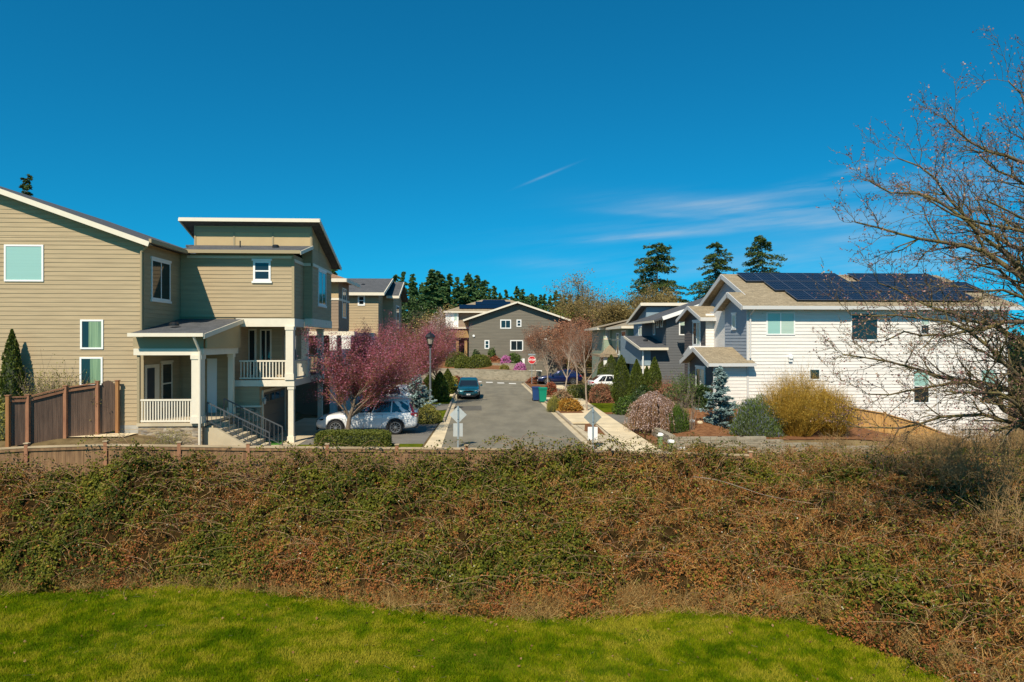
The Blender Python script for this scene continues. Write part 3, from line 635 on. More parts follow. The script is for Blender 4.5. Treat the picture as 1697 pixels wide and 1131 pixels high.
HB = thing('house', 'distant white and brown house with dark rooftop panels behind the grey gable house', 'house', (-8, 104, 3))
Y = 104.0; xa, xb = sx(739, Y), sx(900, Y)
z1 = sz(750, 517, Y); zd = sz(750, 543, Y)
mb = MB(); mb.box(xa, sx(760, Y), Y-1.0, Y+11, 2, z1-.1); mb.build('wall', m_white, HB)
mb = MB(); mb.box(sx(760, Y)+.01, xb, Y-.6, Y+11, zd, z1-.1); mb.build('wall', m_brownhouse, HB)
mb = MB(); mb.box(xa, xb, Y+.2, Y+11, 2, zd-.3); mb.build('lower_wall', m_slate, HB)
mb = MB(); mb.box(sx(734, 101), xb, 101, Y+.2, zd-.25, zd); mb.build('deck', m_cream, HB)
mb = MB(); mb.box(sx(734, 101), xb, 101, 101.4, sz(750, 560, 101), zd-.5); mb.build('deck_panel', m_wood, HB)
mb = MB(); mb.box(sx(760, 102.8), xb, 102.7, 102.9, zd, zd+1.0); mb.build('deck_rail', m_brownhouse, HB)
for a in (742, 758, 772): column(HB, sx(a, 101.5), 101.6, 1.5, zd-.3, .4, m_wood, cap=False)
E0, E1_ = sx(735, 102.5), sx(905, 102.5); zt = sz(820, 497, 108); rx0, rx1 = sx(799, 108), sx(846, 108)
cs = [(E0, 102.5, z1), (E1_, 102.5, z1), (E1_, 115, z1), (E0, 115, z1), (rx0, 108, zt), (rx1, 108, zt)]
mb = MB(); mb.add(cs, [(0, 1, 5, 4), (1, 2, 5), (2, 3, 4, 5), (3, 0, 4), (0, 3, 2, 1)]); mb.build('roof', m_rooftan, HB)
fascia(HB, [(cs[0], cs[1])], m_cream, .2, .1)
def onroof(px, py):
    t = (z1-sz(px, py, 104)) / (sz(px, py, 104)-z1 + 1e-9); lo, hi = 102.5, 108
    for _ in range(40):
        m = (lo+hi)/2; zz_ = z1+(zt-z1)*(m-102.5)/5.5
        if zz_ < sz(px, py, m): lo = m
        else: hi = m
    m = (lo+hi)/2; return (sx(px, m), m, z1+(zt-z1)*(m-102.5)/5.5+.12)
for q in ([(761, 513), (846, 513), (846, 507), (761, 507)], [(788, 506.4), (846, 506.4), (846, 502), (788, 502)], [(799, 501.5), (838, 501.5), (836, 499), (801, 499)]):
    mb = MB(); mb.prism([onroof(*p) for p in q], (0, 0, .05)); mb.build('solar_array', m_sol, HB)
window(HB, Fac('S', Y-1.0), sx(752, Y-1), sx(758, Y-1), sz(755, 532, Y-1), sz(755, 519, Y-1), 'n', glass=m_blind2, trim=.08)

# ------------------------------------------------------------------ block retaining wall at the end of the street
def blockwall(name, pts, z0, z1, th, label, mat=m_block, capz=.08):
    r = thing(name, label, 'retaining wall', (pts[0][0], pts[0][1], z0)); b = MB(); c = MB()
    for (p, q) in zip(pts, pts[1:]):
        b.bar((p[0], p[1], (z0+z1)/2), (q[0], q[1], (z0+z1)/2), th, z1-z0); c.bar((p[0], p[1], z1+capz/2), (q[0], q[1], z1+capz/2), th+.06, capz)
    b.build('blocks', mat, r); c.build('coping', mat, r); return r
blockwall('retaining_wall', [(-14, 91.6), (-9, 90), (-3.2, 86.6), (0.4, 84.4), (3.5, 82.2), (6.2, 80.1), (7.4, 78.6)], 0, 1.15, .35, 'long low grey block retaining wall curving around the street end below the round shrubs')
blockwall('retaining_wall', [(1.6, 87.0), (3.6, 85.6), (5.2, 84.2)], 1.0, 1.85, .3, 'short upper tier of grey blocks behind the pink azaleas')
V = []
for i, (p, q) in enumerate(zip([(-14, 91.8), (-9, 90.2), (-3.2, 86.8), (3.5, 82.4), (6.3, 80.3), (7.4, 78.8)], [(-14, 103), (-5, 99), (-1.5, 89.99), (3.0, 89.99), (6.2, 89.99), (8, 89.99)])):
    V += [(p[0], p[1], 1.12 if i < 5 else .4), (q[0], q[1], 2.3 if i < 4 else (1.2 if i < 5 else .1))]
mb = MB(); mb.add(V, [(2*i, 2*i+2, 2*i+3, 2*i+1) for i in range(5)]); struct('mulch_bed', mb, m_mulch)
# ------------------------------------------------------------------ RIGHT WHITE HOUSE
HR = thing('house', 'pale lap-sided house at right with tan roof covered in solar panels', 'house', (20, 40, 0))
Y = 36.0; xw = sx(1237.5, Y); xe = sx(1668, Y); xl = sx(1183, Y); ze = sz(1300, 511, Y)
sl = .405; YR = 40.9; YE = Y-.5; zrf = lambda y: ze+.12+(y-YE)*sl
yg = yx(1200, xw); yng = 37.6
mb = MB(); mb.box(xw+.03, xe, Y+.03, 46, -2, ze+.05); S = Fac('S', Y)
lap(mb, S, [(xw, .2), (xe, -1.6), (xe, ze), (xw, ze)], .18, .03)
mb.box(xl+.03, xw+.1, Y+.03, 40.6, 0, 3.45); lap(mb, S, [(xl, .6), (xw, .6), (xw, 3.48), (xl, 3.48)], .18)
mb.build('wall', m_sidewhite, HR)
# upper west gable (pale siding, bluish shade put into its colour)
W = Fac('W', xw); mb = MB(); zg = lambda y: zrf(yng)-.2-abs(y-yng)*sl
mb.prism([(xw+.04, Y, 3.5), (xw+.04, 2*yng-Y, 3.5), (xw+.04, 2*yng-Y, zg(Y)), (xw+.04, yng, zg(yng)), (xw+.04, Y, zg(Y))], (1.5, 0, 0))
lap(mb, W, [(Y, 3.6), (2*yng-Y, 3.6), (2*yng-Y, zg(Y)), (yng, zg(yng)), (Y, zg(Y))], .18); 
XW2 = xw+.85; W2 = Fac('W', XW2); zg2 = lambda y: zrf(YR)-.2-abs(y-YR)*sl
mb.prism([(XW2, YE+1.5, ze), (XW2, 2*YR-YE-1.5, ze), (XW2, YR, zg2(YR))], (1, 0, 0)); lap(mb, W2, [(YE+.4, ze-.3), (2*YR-YE-.4, ze-.3), (YR, zg2(YR))], .18)
mb.build('gable_wall', m_paleshaded, HR)
window(HR, W, yx(1214, xw), yx(1220.5, xw), sz(1217, 544, 37.6), sz(1217, 521, 37.6), 'n', sill=True, glass=m_blind2)
# roofs
xo = xw-.45; xh = sx(1552, YR); xq = xe+.5
mb = MB()
mb.prism([(xo, YE, zrf(YE)), (xq, YE, zrf(YE)), (xh, YR, zrf(YR)), (XW2-.45, YR, zrf(YR)), (XW2-.45, yng+.01, zrf(yng)), (xo, yng, zrf(yng))], (0, 0, -.12))
mb.prism([(xq, YE, zrf(YE)), (xq, 2*YR-YE, zrf(YE)), (xh, YR, zrf(YR))], (0, 0, -.12))
mb.prism([(XW2-.45, YR, zrf(YR)), (xh, YR, zrf(YR)), (xq, 2*YR-YE, zrf(YE)), (XW2-.45, 2*YR-YE, zrf(YE))], (0, 0, -.12))
mb.prism([(xo, yng, zrf(yng)), (XW2+2, yng, zrf(yng)), (XW2+2, 2*yng-YE, zrf(YE)), (xo, 2*yng-YE, zrf(YE))], (0, 0, -.12))
mb.build('roof', m_rooftan, HR)
m_trimpale = M('trim_pale', (.55, .53, .5), .6)
fascia(HR, [((xo, YE-.03, zrf(YE)), (xq, YE-.03, zrf(YE)))], m_trimpale, .19, .12, name='gutter', dz=-.12)
fascia(HR, [((xo-.02, YE, zrf(YE)), (xo-.02, yng, zrf(yng))), ((xo-.02, yng, zrf(yng)), (xo-.02, 2*yng-YE, zrf(YE))),
            ((XW2-.47, YE+1.7, zrf(YE+1.7)), (XW2-.47, YR, zrf(YR))), ((XW2-.47, YR, zrf(YR)), (XW2-.47, 2*YR-YE, zrf(YE)))], m_trimpale, .26, .05, dz=-.13)
mb = MB()
for yy_, xx, z in ((yng, xo, zrf(yng)), (YR, XW2-.45, zrf(YR))): mb.bar((xx+.0, yy_, z-.3), (xx+.55, yy_, z-.3), .1, .12)
for yy_ in (YE+.25,): mb.bar((xo, yy_, zrf(YE)-.15), (xo+.5, yy_, zrf(YE)-.15), .09, .11)
mb.build('bracket', m_trimpale, HR)
# windows on the pale wall
window(HR, S, sx(1269.5, Y), sx(1317, Y), sz(1290, 555.5, Y), sz(1290, 517.5, Y), 'v', glass=m_blind2, half=('side', (.07, .48), m_blind))
window(HR, S, sx(1409, Y), sx(1455, Y), sz(1430, 565, Y), sz(1430, 518, Y), 'n')
window(HR, S, sx(1524, Y), sx(1540, Y), sz(1530, 555, Y), sz(1530, 523, Y), 'h', glass=m_glass, half=('top', .45, m_blind2))
window(HR, S, sx(1617, Y), sx(1634, Y), sz(1625, 552, Y), sz(1625, 522, Y), 'h', half=('top', .45, m_blind2))
window(HR, S, sx(1340, Y), sx(1359, Y), sz(1350, 630.5, Y), sz(1350, 611, Y), 'n')
window(HR, S, sx(1512, Y), sx(1540, Y), sz(1526, 669, Y), sz(1526, 612, Y), 'h', half=('top', .45, m_blind))
window(HR, S, sx(1624, Y), sx(1651, Y), sz(1640, 668, Y), sz(1640, 612, Y), 'h', half=('top', .45, m_blind))
mb = MB(); mb.lathe((sx(1309, Y), Y, sz(1309, 592, Y)), [(.14, 0), (.14, -.16), (.09, -.2), (0, -.2)], 12, axis='y'); mb.box(sx(1309, Y)-.1, sx(1309, Y)+.1, Y-.13, Y, sz(1309, 592, Y)-.25, sz(1309, 592, Y)-.12); mb.build('vent_hood', m_white, HR)
mb = MB(); S.box(mb, sx(1551, Y), sx(1555, Y), -1.3, 4.0, .02, .05); mb.build('corner_board', m_trimpale, HR)
for a_, b_, c_, d_ in ((xe-.1, xe+.04, -2, ze), (xw-.02, xw+.1, .6, ze), (xl-.03, xl+.1, .6, 3.45)): mb = MB(); S.box(mb, a_, b_, c_, d_, 0, .05); mb.build('corner_board', m_trimpale, HR)
mb = MB(); x = xw+.16; mb.tube((x, Y-.1, 3.8), (x, Y-.1, ze-.35), .05); mb.tube((x, Y-.1, ze-.35), (x+.1, YE-.02, ze-.02), .05); mb.build('downpipe', m_trimpale, HR)
# lower west wing
WL_ = Fac('W', xl); lo = xl-.45; ypk = 38.05; ye0 = Y-.45; zle = sz(1200, 603.5, ye0); zlk = sz(1153, 577, ypk); ls = (zlk-zle)/(ypk-ye0)
mb = MB(); za = lambda y: zlk-.2-abs(y-ypk)*ls
mb.prism([(xl+.04, Y, 0), (xl+.04, 2*ypk-Y, 0), (xl+.04, 2*ypk-Y, za(Y)), (xl+.04, ypk, za(ypk)), (xl+.04, Y, za(Y))], (1, 0, 0)); lap(mb, WL_, [(Y, .8), (2*ypk-Y, .8), (2*ypk-Y, za(Y)), (ypk, za(ypk)), (Y, za(Y))], .18)
mb.build('wing_wall', m_brownside, HR)
mb = MB(); rb = xw+.02
mb.prism([(lo, ye0, zle+.05), (xw+.3, ye0, zle+.05), (xw+.3, Y-.03, zle+.05+.42*ls), (rb, Y-.03, zle+.05+.42*ls), (rb, ypk, zlk+.05), (lo, ypk, zlk+.05)], (0, 0, -.11)); mb.prism([(lo, ypk, zlk+.05), (rb, ypk, zlk+.05), (rb, 2*ypk-ye0, zle), (lo, 2*ypk-ye0, zle)], (0, 0, -.11))
mb.build('wing_roof', m_rooftan, HR)
fascia(HR, [((lo, ye0-.03, zle), (xw+.32, ye0-.03, zle))], m_trimpale, .17, .1, name='gutter', dz=-.05)
fascia(HR, [((lo-.02, ye0, zle+.05), (lo-.02, ypk, zlk+.05)), ((lo-.02, ypk, zlk+.05), (lo-.02, 2*ypk-ye0, zle+.05))], m_trimpale, .24, .05, dz=-.12)
window(HR, WL_, yx(1154, xl), yx(1169.5, xl), sz(1160, 664, 37.5), sz(1160, 610, 37.5), 'v', trim=.1, glass=m_glass, half=('side', (.1, .55), m_blind2), name='patio_door', sill=True)
mb = MB(); mb.tube((xl-.03, Y-.13, 1.2), (xl-.03, Y-.13, 3.2), .05); mb.build('downpipe', m_trimpale, HR)
mb = MB(); g0 = 40.7; mb.prism([(xl-.1, 39.3, zlk-.5), (xl-.1, g0+.6, zlk-.5), (xl-.1, 40.0, zlk+.1)], (1.2, 0, 0)); mb.build('small_gable', m_trimpale, HR)
# rear part: umber gable bay and white recess
XG = 14.05; YG = 41.2; xk = sx(1199, YG)
mb = MB(); SG = Fac('S', YG); mb.box(XG+.1, 22, YG+.03, 45.2, 0, ze-.2); lap(mb, SG, [(XG, 3), (xk+1.5, 3), (xk+1.5, ze-.1), (XG, ze-.1)], .18); mb.build('recess_wall', m_sidewhite, HR)
window(HR, SG, sx(1187.5, YG), sx(1198, YG), sz(1190, 563, YG), sz(1190, 528, YG), 'n', trim=.06)
WG = Fac('W', XG); ypg = 43.3; zt_ = sz(1151, 505, ypg)-.1; zse = sz(1171, 527, YG)
mb = MB(); sG = (zt_-zse)/(ypg-YG+.4); za = lambda y: zt_-.1-abs(y-ypg)*sG
mb.prism([(XG+.04, YG, 0), (XG+.04, 2*ypg-YG, 0), (XG+.04, 2*ypg-YG, za(YG)), (XG+.04, ypg, za(ypg)), (XG+.04, YG, za(YG))], (2, 0, 0)); lap(mb, WG, [(YG, .8), (2*ypg-YG, .8), (2*ypg-YG, za(YG)), (ypg, za(ypg)), (YG, za(YG))], .18); mb.build('bay_wall', m_brownside, HR)
mb = MB(); o1 = XG-.45; mb.prism([(o1, YG-.4, zse), (18, YG-.4, zse), (18, ypg, zt_), (o1, ypg, zt_)], (0, 0, -.11)); mb.prism([(o1, ypg, zt_), (18, ypg, zt_), (18, 2*ypg-YG+.4, zse), (o1, 2*ypg-YG+.4, zse)], (0, 0, -.11)); mb.build('roof', m_rooftan, HR)
fascia(HR, [((o1-.02, YG-.4, zse), (o1-.02, ypg, zt_)), ((o1-.02, ypg, zt_), (o1-.02, 2*ypg-YG+.4, zse)), ((o1, YG-.42, zse), (17, YG-.42, zse))], m_trimpale, .22, .05)
window(HR, WG, yx(1149, XG), yx(1161.5, XG), sz(1155, 573, 43), sz(1155, 533, 43), 'v', trim=.1, glass=m_blind2, half=('side', (.5, .93), m_glass), sill=True)
# solar panels: separate modules on the south slope
def onS(x, t, dz): y = YE+t/sqrt(1+sl*sl); return Vector((x, y, zrf(y)+dz))
pw, ph = 1.02, 1.66
L = sqrt(1+sl*sl)*(YR-YE)
rows = [(.52, sx(1317, 36.3), sx(1625, 37)), (2.24, sx(1279, 38), sx(1632, 38)), (3.96, sx(1233, 39.5), sx(1233, 39.5)+6.3)]
for t, xa, xb in rows+[(3.96, sx(1233, 39.5)+6.9, sx(1560, 40))]:
    n = int((xb-xa)/pw)
    for k in range(n):
        x = xa+k*pw; f = MB(); c = [onS(x+.012, t, .14), onS(x+pw-.012, t, .14), onS(x+pw-.012, t+ph*.98, .14), onS(x+.012, t+ph*.98, .14)]
        for i in range(4): f.bar(c[i], c[(i+1) % 4], .035, .045, up=(0, -sl, 1))
        g = MB(); g.prism([p+Vector((0, 0, .01)) for p in c], (0, 0, -.03))
        for q in range(1, 6):
            a_ = c[0].lerp(c[1], q/6); b_ = c[3].lerp(c[2], q/6); f.bar(a_+Vector((0, 0, .012)), b_+Vector((0, 0, .012)), .009, .008)
        for q in range(1, 5):
            a_ = c[0].lerp(c[3], q/5); b_ = c[1].lerp(c[2], q/5); f.bar(a_+Vector((0, 0, .012)), b_+Vector((0, 0, .012)), .009, .008)
        pn = g.build('solar_panel', m_sol, HR); f.build('panel_frame', m_solf, pn)

# ------------------------------------------------------------------ SLATE HOUSE
HS = thing('house', 'dark slate lap-sided house with mono-pitch roofs beyond the pale house', 'house', (15, 50, 0))
Y = 47.2; xa = sx(1104, Y); xc = sx(1150, Y)+3; zl = sz(1104, 526, Y)
rs = (sz(1145, 509, Y)-sz(1095, 526, Y))/(sx(1145, Y)-sx(1095, Y)); rz = lambda x: sz(1095, 526, Y)+(x-sx(1095, Y))*rs
S = Fac('S', Y); mb = MB(); ol = [(xa, 0), (xc, 0), (xc, rz(xc)-.2), (xa, rz(xa)-.2)]
mb.prism([(a, Y+.03, z) for a, z in ol], (0, 7, 0)); lap(mb, S, ol, .185)
x2 = sx(1078, Y); lap(mb, S, [(x2, 0), (xa, 0), (xa, 4.1), (x2, 4.1)], .185); mb.box(x2, xa, Y+.03, 50, 0, 4.1)
W = Fac('W', xa+.0); lap(mb, W, [(Y, 4.1), (54, 4.1), (54, rz(xa)-.3), (Y, rz(xa)-.3)], .185)
mb.build('wall', m_slate, HS)
xr0 = xa-1.0
mb = MB(); mb.prism([(xr0, Y-.5, rz(xr0)), (xc+.3, Y-.5, rz(xc+.3)), (xc+.3, 54.5, rz(xc+.3)), (xr0, 54.5, rz(xr0))], (0, 0, -.14)); mb.build('roof', m_roofdk, HS)
fascia(HS, [((xr0+.6, Y-.53, rz(xr0+.6)), (xc+.3, Y-.53, rz(xc+.3)))], m_white, .26, .06, dz=-.1); fascia(HS, [((xr0, Y-.5, rz(xr0)), (xr0, 54.5, rz(xr0)))], m_cream, .14, .1, name='gutter')
window(HS, S, sx(1125, Y), sx(1140, Y), sz(1130, 556, Y), sz(1130, 530, Y), 'n', trim=.08, half=('top', .3, m_blind2))
for a, b, c, d in ((1083, 1086.2, 534, 556), (1088.5, 1092, 531, 544), (1095, 1099, 529.5, 543)):
    ya_, yb_ = yx(a, xa), yx(b, xa); window(HS, W, ya_, yb_, sz(a, d, ya_), sz(a, c, ya_), 'n', trim=.1)
# porch wing
ye = Y-.7; xp0, xp1 = sx(1061, ye), sx(1107.5, ye); zpe = sz(1080, 576.5, ye); yb = 51.6; zpb = sz(1045, 557, yb)
mb = MB(); mb.prism([(xp0, ye, zpe), (xp1, ye, zpe), (xp1, Y, zpe+(zpb-zpe)*.14), (xa, Y, zpe+(zpb-zpe)*.14), (xa, yb, zpb), (xp0, yb, zpb)], (0, 0, -.12)); mb.build('porch_roof', m_roofdk, HS)
fascia(HS, [((xp0, ye-.03, zpe), (xp1, ye-.03, zpe)), ((xp0-.02, ye, zpe), (xp0-.02, yb, zpb))], m_cream, .17, .06, dz=-.08)
mb = MB(); mb.lathe((sx(1071, 49), 49.2, zpe+(zpb-zpe)*.53), [(.18, 0), (.18, .1), (0, .15)], 8); mb.build('roof_vent', m_black, HS)
xq_ = sx(1063, Y-.1); mb = MB(); mb.box(xq_, x2-.01, Y-.1, 54, 3.0, zpe-.1); mb.prism([(xq_, Y-.1, zpe-.11), (xq_, 54, zpe-.11), (xq_, 54, zpb), (xq_, 51.6, zpb-.14)], (.4, 0, 0)); mb.box(xq_+.3, x2, Y+.2, 54, 0, 3.0); mb.build('blue_panel_wall', m_bluepanel, HS)
mb = MB(); mb.box(sx(1066, Y-.2), x2+.04, Y-.22, Y+.2, .4, 2.75); mb.build('stone_veneer', m_stone, HS); mb = MB(); mb.box(xq_-.03, x2+.06, Y-.25, Y+.2, 2.76, 2.96); mb.build('band', m_cream, HS)
mb = MB(); mb.tube((xq_+.05, Y-.35, .4), (xq_+.05, Y-.35, zpe-.15), .05); mb.build('downpipe', m_white, HS)
# blue mono-pitch block
Yb = 54.5; xb0 = sx(1071, Yb); zt1 = sz(1071, 505, Yb); yb1 = yx(1050, xb0); zt2 = sz(1049, 534, yb1)
mb = MB(); mb.prism([(xb0, Yb, 2), (xb0, yb1, 2), (xb0, yb1, zt2-.2), (xb0, Yb, zt1-.2)], (9, 0, 0)); mb.build('blue_panel_wall', m_bluepanel, HS)
mb = MB(); mb.prism([(xb0-.5, Yb-.4, zt1+.1), (xb0+9.3, Yb-.4, zt1+.1), (xb0+9.3, yb1+.4, zt2), (xb0-.5, yb1+.4, zt2)], (0, 0, -.12)); mb.build('roof', m_roofdk, HS)
fascia(HS, [((xb0-.5, Yb-.43, zt1+.1), (xb0+9.3, Yb-.43, zt1+.1)), ((xb0-.52, Yb-.4, zt1+.1), (xb0-.52, yb1+.4, zt2))], m_cream, .24, .06)
Wb = Fac('W', xb0); window(HS, Wb, yx(1059, xb0), yx(1066.5, xb0), sz(1062, 557, 56.5), sz(1062, 541, 56.5), 'v', trim=.1, glass=m_blind2)
# raised white fascia roof further back
mb = MB(); q0, q1 = P(1160, 506, 50), P(1195, 491, 50); mb.prism([q0, (q1[0]+3, 50, q1[2]+1.0), (q1[0]+3, 56, q1[2]+1.0), (q0[0], 56, q0[2])], (0, 0, -.15)); mb.build('roof', m_roofdk, HS)
fascia(HS, [(P(1160, 505, 49.95), P(1197, 490, 49.95))], m_white, .3, .06, dz=-.12)

# ------------------------------------------------------------------ SAGE HOUSE
HV = thing('house', 'sage green house with tan hipped roof beyond the slate house', 'house', (14, 66, 0))
Y = 61.0; xv = sx(1041, Y); ze = sz(1041, 541, Y)
W = Fac('W', xv); mb = MB(); y2 = yx(1014, xv); mb.box(xv+.03, xv+9, Y+.03, y2, 0, ze); S = Fac('S', Y); lap(mb, S, [(xv, 2), (xv+2.5, 2), (xv+2.5, ze), (xv, ze)], .2); lap(mb, W, [(Y, 3.2), (y2, 3.2), (y2, ze), (Y, ze)], .2)
Yq = y2; xq2 = sx(1000, Yq+.2); mb.box(xq2, xv+3, Yq+.1, Yq+7, 0, ze-.1); lap(mb, Fac('S', Yq+.1), [(xq2, 3.2), (xv, 3.2), (xv, ze-1.2), (xq2, ze-1.2)], .2)
mb.build('wall', m_green, HV)
mb = MB(); Fac('S', Yq+.1).box(mb, xq2, xv, ze-1.2, ze-1.05, 0, .05); W.box(mb, Y, y2, ze-1.3, ze-1.15, .0, .05); mb.build('band', m_cream, HV)
window(HV, W, yx(1030.5, xv), yx(1038, xv), ze-2.3, ze-.35, 'n', trim=.12); window(HV, W, yx(1022, xv), yx(1026.5, xv), ze-2.7, ze-.55, 'n', trim=.12)
window(HV, Fac('S', Yq+.1), sx(1004, Yq), sx(1010, Yq), ze-1.0, ze-.2, 'v', trim=.08)
mb = MB(); r = [(xv-.7, Y-.6, ze), (xv+9, Y-.6, ze), (xv+9, y2+7.6, ze), (xv-.7, y2+.0, ze), (xq2-.7, y2-.5, ze), (xq2-.7, y2+7.6, ze), (xv+4, Y+4, ze+1.35), (xv+4, y2+3, ze+1.35)]
mb.add(r, [(0, 1, 6), (1, 2, 7, 6), (2, 5, 7), (5, 4, 7), (4, 3, 0, 6, 7)]); mb.build('roof', m_rooftan, HV)
fascia(HV, [(r[0], r[1]), (r[0], r[3]), (r[3], r[4]), (r[4], r[5])], m_cream, .22, .08)
mb = MB(); zq = sz(1010, 588, Yq-3); mb.add([P(994, 588, Yq-3), P(1030, 588, Yq-3), P(1024, 572, Yq), P(1010, 572, Yq), P(996, 586, Yq+3)], [(0, 1, 2, 3), (0, 3, 4)]); mb.prism([P(994, 588.5, Yq-3), P(1030, 588.5, Yq-3), (sx(1030, Yq-3), Yq+2, zq), (sx(994, Yq-3), Yq+2, zq)], (0, 0, -.2)); mb.build('porch_roof', m_rooftan, HV)
column(HV, sx(1003, Yq-2.5), Yq-2.5, 0, zq-.2, .4, m_white)

# ------------------------------------------------------------------ block wall on the right, in stepped courses
RW = thing('retaining_wall', 'stepped pale grey block retaining wall in front of the mulch bed at right', 'retaining wall', (12, 30.3, 0))
mb = MB()
segs = [(8.7, 11.1, .44), (11.1, 12.1, .44), (12.1, 13.1, .3), (13.1, 13.9, .16), (13.9, 16.5, .02), (16.5, 21, -.13), (21, 26, -.28)]
rr = random.Random(4)
for k in range(8):
    z = -.86+k*.155
    for a, b, t in segs:
        if z+.15 > t+.16: continue
        x = a-(.2 if k % 2 else 0)*(a > 9)
        while x < b-.05:
            w = min(.46, b-x); j = rr.uniform(-.012, .012); mb.box(x+.004, x+w-.004, 30.15+j+k*.012, 30.45+j, z+.003, z+.152); x += w
mb.build('blocks', m_block, RW, bevel=.008)
mb = MB(); mb.box(8.7, 9.0, 30.45, 33.5, -.8, .43); mb.build('return_wall', m_block, RW)

# ------------------------------------------------------------------ FENCES
YF = 22.6
FN = thing('board_fence', 'long weathered board fence with pale top rail behind the brambles', 'fence', (-4, YF, -.6))
pxs = [-330, -200, -78, 45, 176, 298, 412, 543, 658, 773, 888, 1010, 1126, 1243]
FX = [sx(p, YF) for p in pxs]
ftop = lambda x: float(np.interp(x, [-24, -16.4, -13.0, -6, 0, 7, 9.5], [1.15, 1.17, 1.37, 1.22, 1.12, .92, .82]))
rr = random.Random(2)
for x in FX:
    mb = MB(); t = ftop(x)+.13; mb.box(x-.055, x+.055, YF-.07, YF+.04, -.9, t); mb.build('post', m_fencepost, FN)
    mb = MB(); mb.box(x-.075, x+.075, YF-.09, YF+.06, t, t+.03); mb.build('post_cap', m_fencecap, FN)
for a, b in zip(FX, FX[1:]):
    mb = MB(); x = a+.06
    while x < b-.08:
        j = rr.uniform(-.006, .006); mb.box(x, min(x+.136, b-.06), YF-.012+j, YF+.012+j, -.95, ftop(x)-.01); x += .141
    mb.build('board_panel', m_fence, FN)
    mb = MB(); mb.bar((a+.056, YF, ftop(a)+.02), (b-.056, YF, ftop(b)+.02), .14, .05); mb.build('top_rail', m_fencecap, FN)
    mb = MB(); mb.bar((a+.056, YF-.035, ftop(a)-.06), (b-.056, YF-.035, ftop(b)-.06), .04, .09); mb.build('rail', m_fence, FN)
# side yard fence with arched gate
FS = thing('yard_fence', 'dark greyed board fence with arched gate standing against the left house', 'fence', (-18, 27, .8))
def fpt(px): t = (px-12)/(197-12); Yy = 26.0+2.3*t; return (sx(px, Yy), Yy, t)
def fz0(px): Yy = fpt(px)[1]; return sz(px, np.interp(px, [12, 163, 197], [741, 719, 713]), Yy)
def fz1(px): Yy = fpt(px)[1]; return sz(px, np.interp(px, [12, 47, 112, 130, 163], [659, 658, 642, 638, 635]), Yy)
for p in (14, 47, 109, 162, 195):
    x, y, t = fpt(p); mb = MB(); mb.box(x-.06, x+.06, y-.08, y+.04, fz0(p)-.1, (fz1(min(p, 163))+.06)); mb.build('post', m_fenceorange if p in (14, 195) else m_fencepost, FS)
    mb = MB(); mb.box(x-.085, x+.085, y-.1, y+.06, fz1(min(p, 163))+.06, fz1(min(p, 163))+.09); mb.build('post_cap', m_fencepost, FS)
for a, b in ((14, 47), (47, 109), (109, 162)):
    mb = MB(); n = int((b-a)/3.6)
    for k in range(n):
        p0, p1 = a+2+(b-a-4)*k/n, a+2+(b-a-4)*(k+.94)/n; A0, A1 = fpt(p0), fpt(p1)
        mb.prism([(A0[0], A0[1], fz0(p0)), (A1[0], A1[1], fz0(p1)), (A1[0], A1[1], fz1(p1)-.05), (A0[0], A0[1], fz1(p0)-.05)], (0, .02, 0))
    mb.build('board_panel', m_fencegrey, FS)
    A0, A1 = fpt(a), fpt(b); mb = MB(); mb.bar((A0[0], A0[1], fz1(a)), (A1[0], A1[1], fz1(b)), .13, .045); mb.bar((A0[0], A0[1]-.03, fz1(a)-.13), (A1[0], A1[1]-.03, fz1(b)-.13), .04, .09); mb.build('top_rail', m_fencepost, FS)
mb = MB(); n = 9
for k in range(n):
    p0, p1 = 165+28*k/n, 165+28*(k+.93)/n; A0, A1 = fpt(p0), fpt(p1); u = (k+.5)/n; top = sz(p0, 640-9*sin(pi*u), A0[1])
    mb.prism([(A0[0], A0[1], fz0(p0)), (A1[0], A1[1], fz0(p1)), (A1[0], A1[1], top), (A0[0], A0[1], top)], (0, .025, 0))
gt = mb.build('gate', m_fencegrey, FS)
patch('yard_path', -19.5, -13.6, 27.2, 28.2, .05, m_concpale)
# golden fence stepping down in front of the pale house
FO = thing('cedar_fence', 'honey-coloured cedar fence sloping down in front of the pale house', 'fence', (17, 34, 0))
pts = [(1358, 655, 34.8), (1366, 648, 34.7), (1385, 668, 34.3), (1400, 675, 34.0), (1466, 686, 33.8), (1520, 702, 33.6), (1580, 725, 33.5), (1640, 742, 33.4), (1720, 752, 33.3)]
for i, (a, b) in enumerate(zip(pts, pts[1:])):
    mb = MB(); x0, x1 = sx(a[0], a[2]), sx(b[0], b[2]); z0, z1 = sz(*a), sz(*b); n = max(2, int((x1-x0)/.145))
    for k in range(n):
        u, v = k/n, (k+.95)/n; f = lambda t: (x0+(x1-x0)*t, a[2]+(b[2]-a[2])*t, z0+(z1-z0)*t)
        p, q = f(u), f(v); mb.prism([(p[0], p[1], -1.6), (q[0], q[1], -1.6), q, p], (0, .02, 0))
    mb.build('board_panel', m_honey, FO)
    mb = MB(); mb.bar((x0, a[2], z0+.02), (x1, b[2], z1+.02), .13, .045); mb.build('top_rail', m_honey, FO)
    mb = MB(); mb.box(x1-.055, x1+.055, b[2]-.08, b[2]+.03, -1.7, z1+.1); mb.build('post', m_honey, FO)
